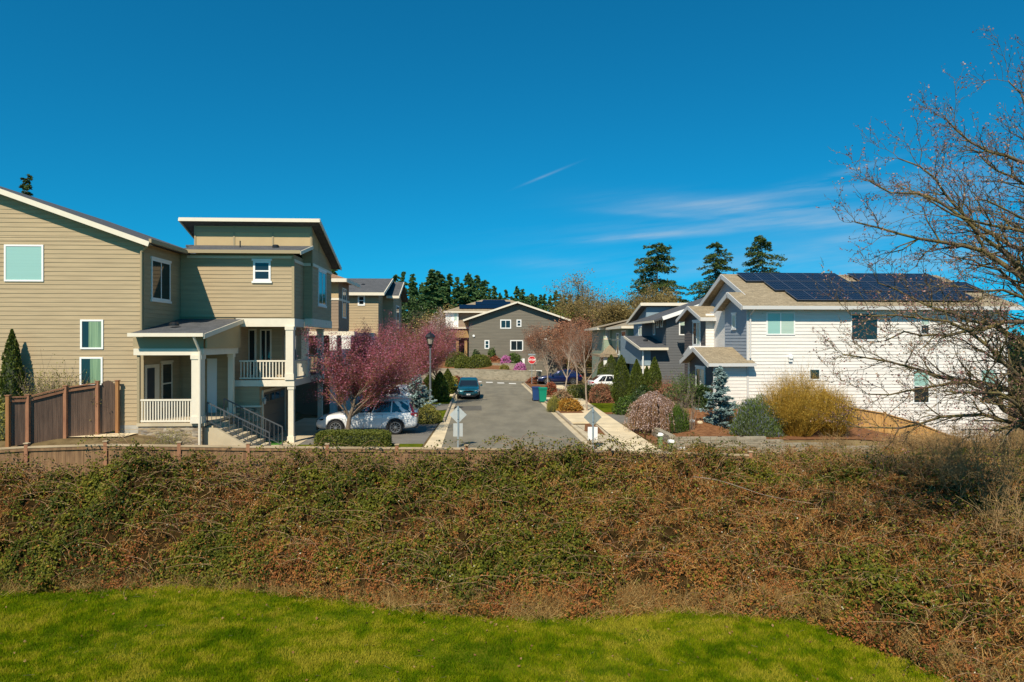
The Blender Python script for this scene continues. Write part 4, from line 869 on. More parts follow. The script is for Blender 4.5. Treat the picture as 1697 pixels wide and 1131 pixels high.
# ------------------------------------------------------------------ plant builders
RNG = np.random.default_rng
def unit(a): return a/np.maximum(np.linalg.norm(a, axis=-1, keepdims=True), 1e-9)
def cards(Pn, size, rng, asp=.6, bias=(0, 0, 0), dirs=None, spread=1.0):
    """one small pointed leaf per point"""
    n = len(Pn); nr = unit(rng.normal(size=(n, 3))*spread+np.array(bias))
    if dirs is None: u = unit(np.cross(nr, rng.normal(size=(n, 3))))
    else: u = unit(dirs)
    v = unit(np.cross(nr, u)); s = (np.asarray(size)*np.ones(n)*rng.uniform(.65, 1.25, n))[:, None]
    V = np.stack([Pn-u*s, Pn+v*s*asp, Pn+u*s, Pn-v*s*asp], 1).reshape(-1, 3)
    F = np.arange(n*4).reshape(n, 4); return V, F
def ribbons(A, B, w, rng):
    n = len(A); d = B-A; s = unit(np.cross(d, rng.normal(size=(n, 3))))*np.reshape(w*np.ones(n), (n, 1))/2
    V = np.stack([A-s, A+s, B+s*.5, B-s*.5], 1).reshape(-1, 3); return V, np.arange(n*4).reshape(n, 4)
def tubes(segs, k=4):
    S = np.array(segs, dtype=np.float64); A, B, r0, r1 = S[:, 0:3], S[:, 3:6], S[:, 6:7], S[:, 7:8]
    d = unit(B-A); a = unit(np.cross(d, np.array([.31, .52, .8]))); b = np.cross(d, a); n = len(S)
    V = []
    for c, r in ((A, r0), (B, r1)):
        for i in range(k): V.append(c+r*(cos(2*pi*i/k)*a+sin(2*pi*i/k)*b))
    V = np.stack(V, 1).reshape(-1, 3); base = (np.arange(n)*2*k)[:, None]
    F = np.concatenate([base+np.array([[i, (i+1) % k, k+(i+1) % k, k+i]]) for i in range(k)], 0); return V, F
def merge(parts):
    """parts: list of (V, F, material index, rnd or None)"""
    Vs, Fs, mi, rn = [], [], [], []; o = 0
    for i, (V, F, m, r) in enumerate(parts):
        Vs.append(V); Fs.append(F+o); o += len(V); mi.append(np.full(len(F), m))
        rn.append(RNG(i+3).random(len(F)) if r is None else r)
    return np.concatenate(Vs), np.concatenate(Fs), np.concatenate(mi), np.concatenate(rn)
def grow(rng, segs, tips, p, d, L, r, lev, cfg):
    n = cfg['n'][lev]; wob = cfg['wob']; up = cfg['up'][lev]; d = Vector(d).normalized(); p = Vector(p)
    for i in range(n):
        d = (d+Vector((rng.gauss(0, wob), rng.gauss(0, wob), rng.gauss(0, wob)+up))).normalized()
        q = p+d*(L/n); ra = r*(1-.62*i/n); rb = r*(1-.62*(i+1)/n); segs.append((*p, *q, ra, rb)); p = q
        if lev+1 < len(cfg['n']) and i >= cfg['start'][lev]:
            for k in range(cfg['nb'][lev]):
                ax = d.orthogonal().normalized(); ax.rotate(Matrix.Rotation(rng.uniform(0, 2*pi), 3, d))
                c = d.copy(); c.rotate(Matrix.Rotation(radians(rng.uniform(*cfg['ang'][lev])), 3, ax))
                grow(rng, segs, tips, p, c, L*cfg['ratio'][lev]*rng.uniform(.65, 1.15)*(1-.35*i/n), rb*cfg['rr'], lev+1, cfg)
        if lev >= len(cfg['n'])-2: tips.append(tuple(p))
def tree(name, label, cat, loc, cfg, leafm, barkm, seed=1, leaf=None, group=None, split=2, k=4):
    """trunk and limbs, then the crown of twigs and leaves"""
    rng = random.Random(seed); t = thing(name, label, cat, loc, group); segs, tips = [], []
    grow(rng, segs, tips, loc, cfg.get('dir', (0, 0, 1)), cfg['L'], cfg['r'], 0, cfg)
    big = [s for s in segs if s[6] > cfg['r']*.16]; fine = [s for s in segs if s[6] <= cfg['r']*.16]
    V, F = tubes(big, 6); npobj('trunk', V, F, barkm, t, smooth=True)
    parts = [(*tubes(fine, 3), 1, None)] if fine else []
    if leaf:
        nr = RNG(seed); T = np.array(tips); idx = nr.integers(0, len(T), leaf['n']); Pn = T[idx]+nr.normal(size=(leaf['n'], 3))*leaf['sp']
        parts.append((*cards(Pn, leaf['s'], nr, leaf.get('asp', .6), (0, -.2, .5)), 0, None))
    V, F, mi, rn = merge(parts); npobj('crown', V, F, [leafm, barkm if 'twigm' not in cfg else cfg['twigm']], t, rn, mi); return t
def conifer(name, label, cat, loc, h, r, seed, mat, n=4200, card=.42, droop=.35, gaps=.35, base=.08, group=None, expo=.85, trunkm=None, up=0.):
    rng = RNG(seed); t = thing(name, label, cat, loc, group); X, Y, Z = loc
    lev = int(26+h*.6); parts = []; D = []; Q = []; B = []
    for i in range(lev):
        z = h*(base+(1-base)*(i/lev)**.95); R = r*(1-(z/h))**expo*rng.uniform(.72, 1.12)+.05*r
        if i/lev < .15: R *= .8
        for k in range(rng.integers(4, 8)):
            if rng.random() < gaps*.5: continue
            a = rng.uniform(0, 2*pi); l = R*rng.uniform(.62, 1.2); m = max(4, int(n/(lev*5.5)*(l/r+.25)*1.3)); tt = rng.random(m)**.75
            w = l*.24*(1-tt*.55); s = rng.normal(size=m)*w*.62
            x = np.cos(a)*tt*l-np.sin(a)*s; y = np.sin(a)*tt*l+np.cos(a)*s
            z = h*(base+(1-base)*min(1, (i+rng.uniform(-.9, .9))/lev if i > 1 else i/lev)**.95) if k else z
            zz = z-droop*l*tt**1.3*.55+up*l*tt**2-np.abs(s)*.35+rng.normal(size=m)*.04*r*.5
            Q.append(np.stack([X+x, Y+y, Z+zz], 1)); D.append(np.stack([np.cos(a)+np.zeros(m)-np.sin(a)*np.sign(s)*.6, np.sin(a)+np.cos(a)*np.sign(s)*.6, np.full(m, -.25)], 1))
            B.append((X, Y, Z+z, X+cos(a)*l*.9, Y+sin(a)*l*.9, Z+z-droop*l*.5+up*l*.8, .018*r*.5+.01, .006))
    Q = np.concatenate(Q); D = np.concatenate(D)+rng.normal(size=Q.shape)*.35
    V, F = cards(Q, card, rng, .42, (0, 0, .9), D); V2, F2 = tubes(B, 3)
    V, F, mi, rn = merge([(V, F, 0, None), (V2, F2, 1, None)]); npobj('crown', V, F, [mat, m_bark], t, rn, mi)
    V, F = tubes([(X, Y, Z-.3, X, Y, Z+h*.5, h*.013+.02, h*.008+.01), (X, Y, Z+h*.5, X, Y, Z+h*.98, h*.008+.01, .01)], 7); npobj('trunk', V, F, m_bark, t, smooth=True)
    return t
def bush(name, label, loc, rx, ry, rz, mat, n=2500, leaf=.05, seed=1, lump=.34, cat='shrub', core=None, squareness=2.0, group=None, asp=.6, upr=0., flat_top=0):
    """rounded shrub: leaves spread through the outer shell over a dark irregular core"""
    rng = RNG(seed); t = thing(name, label, cat, loc, group); X, Y, Z = loc
    d = unit(rng.normal(size=(n, 3))); d[:, 2] = np.abs(d[:, 2])*1.0-.25*(rng.random(n) < .25)
    e = squareness
    sc = 1/np.maximum((np.abs(d[:, 0])**e+np.abs(d[:, 1])**e+np.abs(d[:, 2])**e)**(1/e), 1e-6)
    lm = 1+lump*(fbm(d[:, 0]*2.2+seed, d[:, 1]*2.2+d[:, 2]*2.6, 3)-.5)*2; rad = sc*lm*(1-rng.random(n)**2*.28)*np.where(rng.random(n) < .09, rng.uniform(1., 1.2 if lump > .1 else 1.05, n), 1)
    Pn = np.stack([X+d[:, 0]*rad*rx, Y+d[:, 1]*rad*ry, Z+np.maximum(d[:, 2]*rad, -.1)*rz+.03], 1)
    dirs = None if not upr else d*.5+np.array([0, 0, upr])+rng.normal(size=(n, 3))*.3
    V, F = cards(Pn, leaf, rng, asp, (0, 0, 0), dirs) if dirs is not None else cards(Pn, leaf, rng, asp, (0, 0, .4))
    npobj('foliage', V, F, mat, t)
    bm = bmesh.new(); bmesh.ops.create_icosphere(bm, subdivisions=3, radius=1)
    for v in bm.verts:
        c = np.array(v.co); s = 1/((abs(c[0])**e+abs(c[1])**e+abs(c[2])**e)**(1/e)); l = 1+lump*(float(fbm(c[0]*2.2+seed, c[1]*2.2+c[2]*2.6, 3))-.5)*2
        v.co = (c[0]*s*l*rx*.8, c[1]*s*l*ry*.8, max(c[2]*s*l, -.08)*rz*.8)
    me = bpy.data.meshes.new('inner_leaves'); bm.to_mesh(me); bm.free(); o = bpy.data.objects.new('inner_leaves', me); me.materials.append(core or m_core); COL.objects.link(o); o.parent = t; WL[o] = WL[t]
    return t
def columnar(name, label, loc, h, r, mat, seed=1, n=5200, leaf=.055, group=None):
    rng = RNG(seed); t = thing(name, label, 'evergreen shrub', loc, group); X, Y, Z = loc
    prof = lambda u: np.interp(u, [0, .06, .3, .6, .85, 1], [.72, .92, 1, .80, .42, .03])
    u = rng.random(n)**1.15; a = rng.uniform(0, 2*pi, n); lm = 1+.24*(fbm(a*1.6+seed, u*9+seed, 3)-.5)*2
    R = r*prof(u)*lm*(1-.22*rng.random(n)**2)*np.where(rng.random(n) < .08, rng.uniform(1., 1.22, n), 1); Pn = np.stack([X+np.cos(a)*R, Y+np.sin(a)*R, Z+u*h], 1)
    dirs = np.stack([np.cos(a)*.4, np.sin(a)*.4, np.full(n, 1.)], 1)+rng.normal(size=(n, 3))*.3
    V, F = cards(Pn, leaf, rng, .5, (0, 0, 0), dirs); npobj('foliage', V, F, mat, t)
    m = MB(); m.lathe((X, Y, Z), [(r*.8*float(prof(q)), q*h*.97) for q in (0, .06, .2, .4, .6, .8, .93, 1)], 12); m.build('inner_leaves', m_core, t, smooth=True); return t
def canes(name, label, loc, rx, h, mat, twm, n=260, seed=1, leaf=None, spread=.9, w=.012, cat='shrub', sub=4, group=None, ry=None):
    """many thin stems rising from the base and fanning outwards"""
    rng = RNG(seed); t = thing(name, label, cat, loc, group); X, Y, Z = loc; segs = []; tips = []; ry = ry or rx
    for i in range(n):
        a = rng.uniform(0, 2*pi); q = sqrt(rng.random()); bx, by = X+cos(a)*q*rx*.35, Y+sin(a)*q*ry*.35
        tx, ty = X+cos(a)*q*rx*rng.uniform(.7, 1.15), Y+sin(a)*q*ry*rng.uniform(.7, 1.15); hh = h*rng.uniform(.55, 1.1)*sqrt(max(.12, 1-.72*q*q))
        pts = [np.array([bx+(tx-bx)*s**spread+rng.normal()*.03*rx, by+(ty-by)*s**spread+rng.normal()*.03*rx, Z+hh*s]) for s in (0, .3, .6, .82, 1)]
        for j in range(4):
            segs.append((*pts[j], *pts[j+1], w*(1-.2*j), w*(1-.2*(j+1)))); tips.append(pts[j+1])
            if j > 0:
                for _ in range(sub//2):
                    e = pts[j+1]+np.array([rng.normal()*.16*rx, rng.normal()*.16*ry, abs(rng.normal())*.16*h]); segs.append((*pts[j+1], *e, w*.4, w*.25)); tips.append(e); tips.append((e+pts[j+1])/2)
    V, F = tubes(segs, 3); npobj('stems', V, F, twm, t)
    if leaf:
        T = np.array(tips); idx = rng.integers(0, len(T), leaf['n']); Pn = T[idx]+rng.normal(size=(leaf['n'], 3))*leaf['sp']
        V, F = cards(Pn, leaf['s'], rng, leaf.get('asp', .55)); npobj('foliage', V, F, mat, t)
    return t
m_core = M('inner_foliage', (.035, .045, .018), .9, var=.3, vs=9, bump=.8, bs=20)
m_needle = leafmat('needles_dark', [(.04, .10, .045), (.08, .17, .065), (.17, .25, .07)], .7, .25, .1)
m_needle2 = leafmat('needles_fir', [(.03, .065, .025), (.07, .115, .033), (.15, .17, .04)], .7, .25, .1)
m_spruce = leafmat('needles_blue', [(.10, .16, .15), (.20, .29, .28), (.30, .40, .38)], .6, .1)
m_arb = leafmat('arborvitae_leaf', [(.035, .055, .008), (.075, .105, .012), (.13, .15, .02)], .6, .2)
m_hedgel = leafmat('hedge_leaf', [(.05, .07, .01), (.12, .14, .02), (.20, .20, .03)], .5, .2)
m_greenl = leafmat('leaf_green', [(.035, .07, .012), (.08, .14, .02), (.15, .22, .035)], .45, .25)
m_dkgreen = leafmat('leaf_dark_green', [(.02, .04, .012), (.04, .075, .02), (.09, .13, .03)], .4, .2)
m_yelgreen = leafmat('leaf_yellow_green', [(.16, .16, .03), (.28, .26, .05), (.42, .36, .09)], .6, .3)
m_plum = leafmat('plum_leaf', [(.12, .045, .025), (.24, .045, .055), (.38, .08, .12), (.47, .13, .20), (.60, .30, .38)], .5, .3)
m_plumtw = M('plum_twig', (.17, .075, .035), .85, col2=(.27, .15, .05), vs=4)
m_redtw = leafmat('twig_russet', [(.16, .06, .035), (.26, .11, .06), (.36, .19, .10)], .8, .1)
m_orange = leafmat('leaf_orange', [(.28, .12, .015), (.45, .22, .03), (.55, .34, .06)], .6, .25)
m_dogw = leafmat('twig_amber', [(.26, .15, .015), (.46, .26, .03), (.62, .42, .07)], .6, .1)
m_tanleaf = leafmat('bud_tan', [(.20, .11, .06), (.34, .21, .11), (.45, .32, .18)], .7, .2)
m_olivebud = leafmat('catkin_olive', [(.14, .10, .035), (.24, .17, .05), (.34, .25, .09)], .7, .25)
m_budpink = leafmat('bud_russet', [(.22, .09, .09), (.36, .17, .16), (.48, .32, .18)], .6, .25)
m_pinkfl = leafmat('blossom_pale_pink', [(.30, .18, .13), (.50, .36, .32), (.68, .54, .50)], .6, .25)
m_azal = leafmat('blossom_magenta', [(.45, .10, .30), (.65, .22, .48), (.75, .38, .60)], .6, .25)
m_grey_tw = M('twig_grey', (.20, .15, .11), .9, col2=(.30, .23, .17), vs=3)
m_laven = leafmat('rosemary_leaf', [(.05, .085, .015), (.11, .16, .025), (.17, .22, .05), (.22, .22, .38)], .6, .2)
m_redleaf = leafmat('leaf_red', [(.18, .04, .02), (.32, .09, .04), (.40, .16, .08)], .6, .2)

# ------------------------------------------------------------------ far trees
far = [(622, 478, 150), (640, 470, 160), (655, 452, 150), (669, 450, 156), (684, 455, 150), (699, 469, 165), (716, 447, 148), (727, 446, 158), (745, 455, 165), (758, 459, 150), (776, 452, 152),
       (791, 457, 160), (803, 461, 148), (819, 475, 158), (838, 480, 170), (857, 475, 155), (866, 480, 165), (874, 488, 150), (888, 492, 160), (903, 487, 172), (921, 482, 165), (935, 490, 172), (948, 500, 160), (553, 446, 90), (690, 476, 172), (740, 474, 172), (765, 470, 175), (1010, 520, 150)]
words = ['first dark conifer at the left end of the far row', 'conifer beside the grey-roofed house top in the far row', 'tall narrow conifer, left one of a close pair above the plum trees', 'tall narrow conifer, right one of a close pair above the plum trees', 'slim conifer just right of the close pair', 'lower pointed conifer left of the tallest in the far row',
         'tallest and broadest conifer of the far row, left half of the double crown', 'tallest conifer of the far row, right half of the double crown', 'conifer tucked against the right side of the tallest far conifer', 'smaller conifer between the tallest one and the panelled roof', 'sharp pointed conifer above the panelled roof left slope', 'conifer above the panelled roof, middle of three', 'bushy conifer above the panelled roof ridge', 'low conifer above the right end of the panelled roof', 'short conifer left of the grey gable peak', 'conifer just left above the grey gable peak, taller of two', 'conifer rising directly above the grey gable peak',
         'short conifer right of the grey gable peak', 'small pointed conifer above the right roof slope of the grey house', 'second small conifer above the right roof slope of the grey house', 'taller conifer above the right eave of the grey house', 'conifer just beyond the right eave of the grey house', 'short conifer beside the bare trees at the right of the grey house', 'dark conifer tip showing behind the taupe house roof corner', 'conifer behind the plum tree in the second rank', 'conifer in the second rank behind the tallest one', 'conifer in the second rank left of the panelled roof', 'low conifer among the bare trees beyond the sage house']
protos = []
for i in range(5):
    X, Y = sx(far[i][0], far[i][2]), far[i][2]; g = float(gz(X, Y)); h = sz(far[i][0], far[i][1], Y)-g
    protos.append((conifer('conifer', 'dark conifer, '+words[i], 'conifer', (X, Y, g), h, h*(.21+.03*(i % 3)), 20+i, m_needle, n=15000, card=.33, group='far row of conifers', expo=.8, gaps=.4), h))
for i, (px, py, Y) in enumerate(far[5:]):
    X = sx(px, Y); g = float(gz(X, Y)); h = sz(px, py, Y)-g; p, ph_ = protos[(i*3+1) % 5]; s = h/ph_; wd = 1.0 if i not in (1, 2) else 1.35
    dup(p, (X, Y, g), i*1.7, (s*wd, s*wd, s), 'dark conifer, '+words[i+5], 'far row of conifers')
low = ['just left of the grey gable peak', 'over the upper right slope of the grey house', 'over the grey house right slope, middle', 'over the lower right slope of the grey house', 'above the right eave of the grey house', 'just past the right eave of the grey house', 'between the right eave and the bare trees', 'behind the low russet tree', 'above the left slope of the grey house', 'above the right end of the panelled roof', 'above the middle of the panelled roof', 'right behind the tallest conifer', 'left behind the tallest conifer', 'between the close pair of tall conifers', 'over the taupe house roof corner', 'among bare trees left of the leftmost fir']
for i, (px, py) in enumerate([(848, 492), (881, 484), (896, 489), (912, 490), (928, 487), (944, 489), (958, 486), (972, 494), (829, 486), (812, 478), (783, 466), (734, 468), (707, 470), (662, 470), (646, 482), (992, 500)]):
    Y = 178+3*(i % 4); X = sx(px, Y); g = float(gz(X, Y)); h = sz(px, py, Y)-g; p, ph_ = protos[(i*2) % 5]; s = h/ph_
    dup(p, (X, Y, g), i*2.1, (s*.95, s*.95, s), 'small conifer in the farther low rank, '+low[i], 'farther low rank of conifers')
for px, py, Y, r, s, w in ((1089, 399, 112, 7.2, 41, 'big spreading fir behind the slate house, leftmost of three'), (1186, 402, 115, 6.4, 43, 'big fir behind the tan gables, middle of three'), (1263, 387, 108, 7.0, 44, 'big fir right above the solar roof, rightmost of three')):
    X = sx(px, Y); g = 1.5; h = sz(px, py, Y)-g
    conifer('fir_tree', w, 'fir tree', (X, Y, g), h, r, s, m_needle2, n=30000, card=.2, droop=.5, gaps=.7, group='three big firs', expo=.48, base=.1, up=.12)
X = sx(45, 62); h = sz(45, 288, 62)-.5
conifer('fir_tree', 'single fir top showing over the roof at upper left', 'fir tree', (X, 62, .5), h, 3.0, 51, m_needle2, n=14000, card=.16, gaps=.5, expo=.7)
bare = dict(n=(6, 6, 5, 4), nb=(3, 2, 2), start=(1, 1, 1), ang=((18, 45), (20, 50), (25, 55)), ratio=(.72, .55, .55), rr=.55, up=(.02, .06, .04, .02), wob=.12)
def bt(name, label, px, py, Y, seed, lm, tw, leaf, wide=1., r=.2, trunk=None, group=None, cat='bare tree', base=None, **kw):
    X = sx(px, Y); g = float(gz(X, Y)) if base is None else base; h = sz(px, py, Y)-g; c = dict(bare); c.update(kw); c['L'] = h*.66; c['r'] = r
    t = tree(name, label, cat, (X, Y, g), c, lm, tw, seed, leaf, group); t.scale = (wide, wide, 1); return t
bt('bare_tree', 'large bare grey tree against the sky right of the grey house', 1000, 452, 112, 5, m_olivebud, m_grey_tw, dict(n=5000, s=.11, sp=.3), 1.1, .32)
bt('bare_tree', 'leaning bare tree tinged with catkins below the leftmost big fir', 1055, 482, 100, 8, m_olivebud, m_grey_tw, dict(n=16000, s=.09, sp=.4), 1.1, .28)
bt('bare_tree', 'olive budding tree right beside the grey house eave', 955, 505, 104, 11, m_olivebud, m_bark, dict(n=16000, s=.095, sp=.45), 1.1, .24)
bt('bare_tree', 'golden budding tree just above the sage house roof', 1022, 500, 92, 14, m_olivebud, m_bark, dict(n=16000, s=.09, sp=.4), 1.2, .24)
bt('bare_tree', 'yellow catkin tree behind the slate house roof below the fir', 1108, 486, 96, 15, m_olivebud, m_bark, dict(n=16000, s=.09, sp=.4), 1.1, .24)
bt('bare_tree', 'low russet tree between the grey house and the sage house', 972, 528, 88, 17, m_redtw, m_bark, dict(n=8000, s=.12, sp=.4), 1.3, .2)
bt('bare_tree', 'dark olive tree at the foot of the right grey house corner', 938, 520, 98, 19, m_hedgel, m_bark, dict(n=9000, s=.16, sp=.5), 1.0, .22)
bt('bare_tree', 'bare brownish tree above the brown house roof left of the conifers', 632, 520, 120, 21, m_olivebud, m_bark, dict(n=5000, s=.14, sp=.4), 1.2, .2)
bt('bare_tree', 'bare tree left of the distant white house', 722, 520, 112, 22, m_olivebud, m_bark, dict(n=6000, s=.14, sp=.4), 1.4, .2)
for i, (px, Y, py, m, w) in enumerate([(930, 128, 520, m_dkgreen, 'dark evergreen mound behind the right grey house corner'), (985, 125, 512, m_hedgel, 'olive evergreen mound among the bare trees'), (1040, 118, 520, m_hedgel, 'olive mound behind the sage house roof'), (700, 140, 512, m_dkgreen, 'dark mound at the feet of the tall conifers'), (1600, 70, 548, m_hedgel, 'olive mound hidden behind the right tip of the pale house'), (1690, 66, 560, m_dkgreen, 'dark mound beyond the right corner of the pale house'), (880, 140, 522, m_dkgreen, 'dark mound over the right slope of the grey house')]):
    X = sx(px, Y); g = float(gz(X, Y)); hh = sz(px, py, Y)-g; bush('tree_mound', w, (X, Y, g), 7, 5, hh, m, n=20000, leaf=.18, seed=60+i, lump=.5, cat='tree')

# ------------------------------------------------------------------ plum trees
pl = dict(n=(4, 8, 6, 4), nb=(5, 3, 3), start=(1, 1, 0), ang=((18, 60), (16, 46), (20, 50)), ratio=(1.75, .5, .5), rr=.5, up=(.0, .035, .05, .02), wob=.07, twigm=m_plumtw)
for i, (px, Y, top, w, lab) in enumerate([(576, 33.0, 519, 1.38, 'dark pink plum tree in bud in front of the white estate car'), (676, 50.0, 502, 1.25, 'dark pink plum tree in the verge just left of the street lamp'), (728, 62.0, 520, .9, 'smaller plum tree behind the street lamp beside the far verge'), (618, 42.5, 500, .95, 'plum tree rising between the white estate car and the second parked car')]):
    X = sx(px, Y); h = sz(px, top, Y)-.1; c = dict(pl); c['L'] = h*.29; c['r'] = .11
    t = tree('plum_tree', lab, 'plum tree', (X, Y, .05), c, m_plum, m_bark, 31+i, dict(n=36000, s=.025, sp=.09), 'plum trees along the left verge'); t.scale = (w, w, 1.13)
# ------------------------------------------------------------------ BRAMBLE BANK
def top_z(X, Y):
    """upper surface of the thicket"""
    X = np.asarray(X, float); Y = np.asarray(Y, float); e = edge(X)
    crest = np.interp(X, [-25, -15, -10, -5, 0, 3, 7, 9.5, 12, 20, 30], [.8, .8, .9, .95, 1.0, 1.0, .85, .45, .30, .25, .1])
    t = (Y-e)/(22.3-e); t1 = np.clip(t, 0, 1)
    z = LZ+.48*np.clip(t1*7, 0, 1)**.6+(crest-LZ-.48)*t1**1.02
    back = np.clip((Y-22.3)/6.5, 0, 1); z = np.where(Y > 22.3, crest-(crest+.30)*back**.8, z)
    amp = .5+.4*np.clip(t1, 0, 1)
    return z+(fbm(X*.75+3, Y*.9, 4)-.5)*amp*1.5+(fbm(X*2.3+7, Y*2.6, 3)-.5)*.85
def bmask(X, Y):
    front = edge(X)-.12+(fbm(X*1.3, Y*0+2, 4)-.5)*1.3; back = np.where(X < 7.4, 22.38, np.interp(X, [7.4, 8.2, 9, 60], [22.4, 28.5, 29.7, 29.9]))
    return (Y > front) & (Y < back)
rng = RNG(11)
def sample(n, xr=(-20, 24), yr=(11, 30)):
    out = []
    while sum(len(o) for o in out) < n:
        X = rng.uniform(*xr, n); Y = rng.uniform(*yr, n); k = bmask(X, Y) & (np.abs(X-Y*ST/CT) < Y*.86+1.2); out.append(np.stack([X[k], Y[k]], 1))
    return np.concatenate(out)[:n]
gxs2 = np.arange(-24, 30.01, .22); gys2 = np.arange(8, 30.1, .2)
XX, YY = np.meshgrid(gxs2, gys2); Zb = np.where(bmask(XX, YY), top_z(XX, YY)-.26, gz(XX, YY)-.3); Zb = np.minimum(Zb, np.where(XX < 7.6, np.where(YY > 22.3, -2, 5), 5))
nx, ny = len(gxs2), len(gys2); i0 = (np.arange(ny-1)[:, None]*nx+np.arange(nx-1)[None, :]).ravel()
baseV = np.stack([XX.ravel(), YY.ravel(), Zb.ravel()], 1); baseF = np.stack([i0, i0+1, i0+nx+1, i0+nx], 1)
# green share falls toward the right and in drifting patches
def green(X, Y):
    e = edge(X); t = np.clip((Y-e)/(22.3-e), 0, 1.3)
    g = .60-.055*np.clip(X+3, 0, 14)-.015*np.clip(-X-12, 0, 5)+(fbm(X*.40+40, Y*.6+11, 4)-.5)*3.4+.12*(t-.4)
    g = g-.55*np.clip(1-t*5, 0, 1)*np.clip((X+6)/4, 0, 1)
    return np.clip(g, .05, .97)
def normal_at(Q):
    h = .15; dx = (top_z(Q[:, 0]+h, Q[:, 1])-top_z(Q[:, 0]-h, Q[:, 1]))/(2*h); dy = (top_z(Q[:, 0], Q[:, 1]+h)-top_z(Q[:, 0], Q[:, 1]-h))/(2*h)
    return unit(np.stack([-dx, -dy, np.ones(len(Q))], 1))
def sample_foot(n):
    X = rng.uniform(-16, 9.9, n); Y = edge(X)+rng.uniform(-.35, .75, n)+(fbm(X*2.1, X*0+3, 3)-.5)*.9; k = Y > edge(X)-.45; return np.stack([X[k], Y[k]], 1)
def leafset(n, size, depth=.28, cond=None, lift=0, src=None):
    Q = (src or sample)(n); g = green(Q[:, 0], Q[:, 1]); k = rng.random(len(Q)) < cond(g)*np.clip(.42+3.4*(fbm(Q[:, 0]*2.6+70, Q[:, 1]*2.6+20, 3)-.40), .10, 1); Q = Q[k]; N = normal_at(Q)
    z = top_z(Q[:, 0], Q[:, 1])-rng.random(len(Q))**1.5*depth+lift
    Pn = np.stack([Q[:, 0], Q[:, 1], z], 1)+rng.normal(size=(len(Q), 3))*.03
    # compound leaves: three leaflets round each point
    Pn = np.repeat(Pn, 3, 0)+rng.normal(size=(len(Q)*3, 3))*size*.75; nb = np.repeat(N, 3, 0)+rng.normal(size=(len(Q)*3, 3))*.6
    n3 = len(Pn); nr = unit(nb); u = unit(np.cross(nr, rng.normal(size=(n3, 3)))); v = np.cross(nr, u); s = size*rng.uniform(.6, 1.25, n3)[:, None]
    V = np.stack([Pn-u*s, Pn+v*s*.72, Pn+u*s, Pn-v*s*.72], 1).reshape(-1, 3); pt = np.clip((fbm(Q[:, 0]*1.4+33, Q[:, 1]*1.6+8, 3)-.5)*2.6+.5, 0, 1)
    r = np.repeat(rng.random(len(Q))*.5+pt*.38, 3)+rng.random(n3)*.12
    return V, np.arange(n3*4).reshape(n3, 4), r
Vf, Ff, rf = leafset(42000, .036, .3, cond=lambda g: np.clip(g*1.25-.1, .08, 1), src=sample_foot)
Vg, Fg, rg = leafset(26000, .028, .3, cond=lambda g: 1-g*.7, src=sample_foot)
V1, F1, r1 = leafset(270000, .042, cond=lambda g: g)
Vd, Fd, rd = leafset(110000, .026, .35, cond=lambda g: 1-g*.75)
# dead canes and stalks
def stalks(n, lmin, lmax, w, cond, updir=.5, lift=.0, depth=.25):
    Q = sample(n); g = green(Q[:, 0], Q[:, 1]); k = rng.random(len(Q)) < cond(g); Q = Q[k]; kk = rng.random(len(Q)) < np.clip(.55+2.6*(fbm(Q[:, 0]*2.6+70, Q[:, 1]*2.6+20, 3)-.42), .2, 1); Q = Q[kk]; m = len(Q); z = top_z(Q[:, 0], Q[:, 1])-rng.random(m)*depth+lift
    A = np.stack([Q[:, 0], Q[:, 1], z], 1); d = rng.normal(size=(m, 3)); d[:, 2] = np.abs(d[:, 2])*updir; d[:, 1] -= .3; d = unit(d)*rng.uniform(lmin, lmax, m)[:, None]
    return ribbons(A-d*.5, A+d*.5, w*rng.uniform(.6, 1.3, m), rng)
V2, F2 = stalks(210000, .10, .38, .009, lambda g: 1-g*.66, 1.5, .04)
V2b, F2b = stalks(2200, .4, .85, .010, lambda g: 1-g*.4, .5, .10)
# arching canes with leaves
segs = []; LP = []; Q = sample(1900)
extra = np.stack([rng.uniform(-14, 8.5, 330), rng.uniform(21.6, 22.35, 330)], 1); Q = np.concatenate([Q, extra])
pr = random.Random(5)
for j, (x, y) in enumerate(Q):
    a = pr.uniform(0, 2*pi); hp = pr.uniform(.1, .35) if j < 1900 else pr.uniform(.15, .62)*(.5 if x < -8 else 1.); L = pr.uniform(.7, 2.0) if j < 1900 else pr.uniform(.6, 1.7)
    if j >= 1900: a = pr.choice([0, pi])+pr.gauss(0, .35)
    z = float(top_z(x, y))-.15; p = Vector((x, y, z)); n = 7
    for k in range(n):
        t = (k+1)/n; nx_ = x+cos(a)*L*t+pr.gauss(0, .025); ny_ = y+sin(a)*L*t*.6+pr.gauss(0, .02)
        if j >= 1900: ny_ = min(ny_, 22.9)
        q = Vector((nx_, ny_, z+.15+hp*4*t*(1-t*.92)*.9)); segs.append((*p, *q, .0075*(1-.5*(k/n)), .0075*(1-.5*t))); p = q
        if k > 1:
            for _ in range(3 if j < 1900 else 5): LP.append((q.x+pr.gauss(0, .05), q.y+pr.gauss(0, .05), q.z+pr.gauss(0, .04)))
V3, F3 = tubes(segs, 3)
LP = np.array(LP); V4, F4 = cards(LP, .036, rng, .72, (0, -.3, .8))
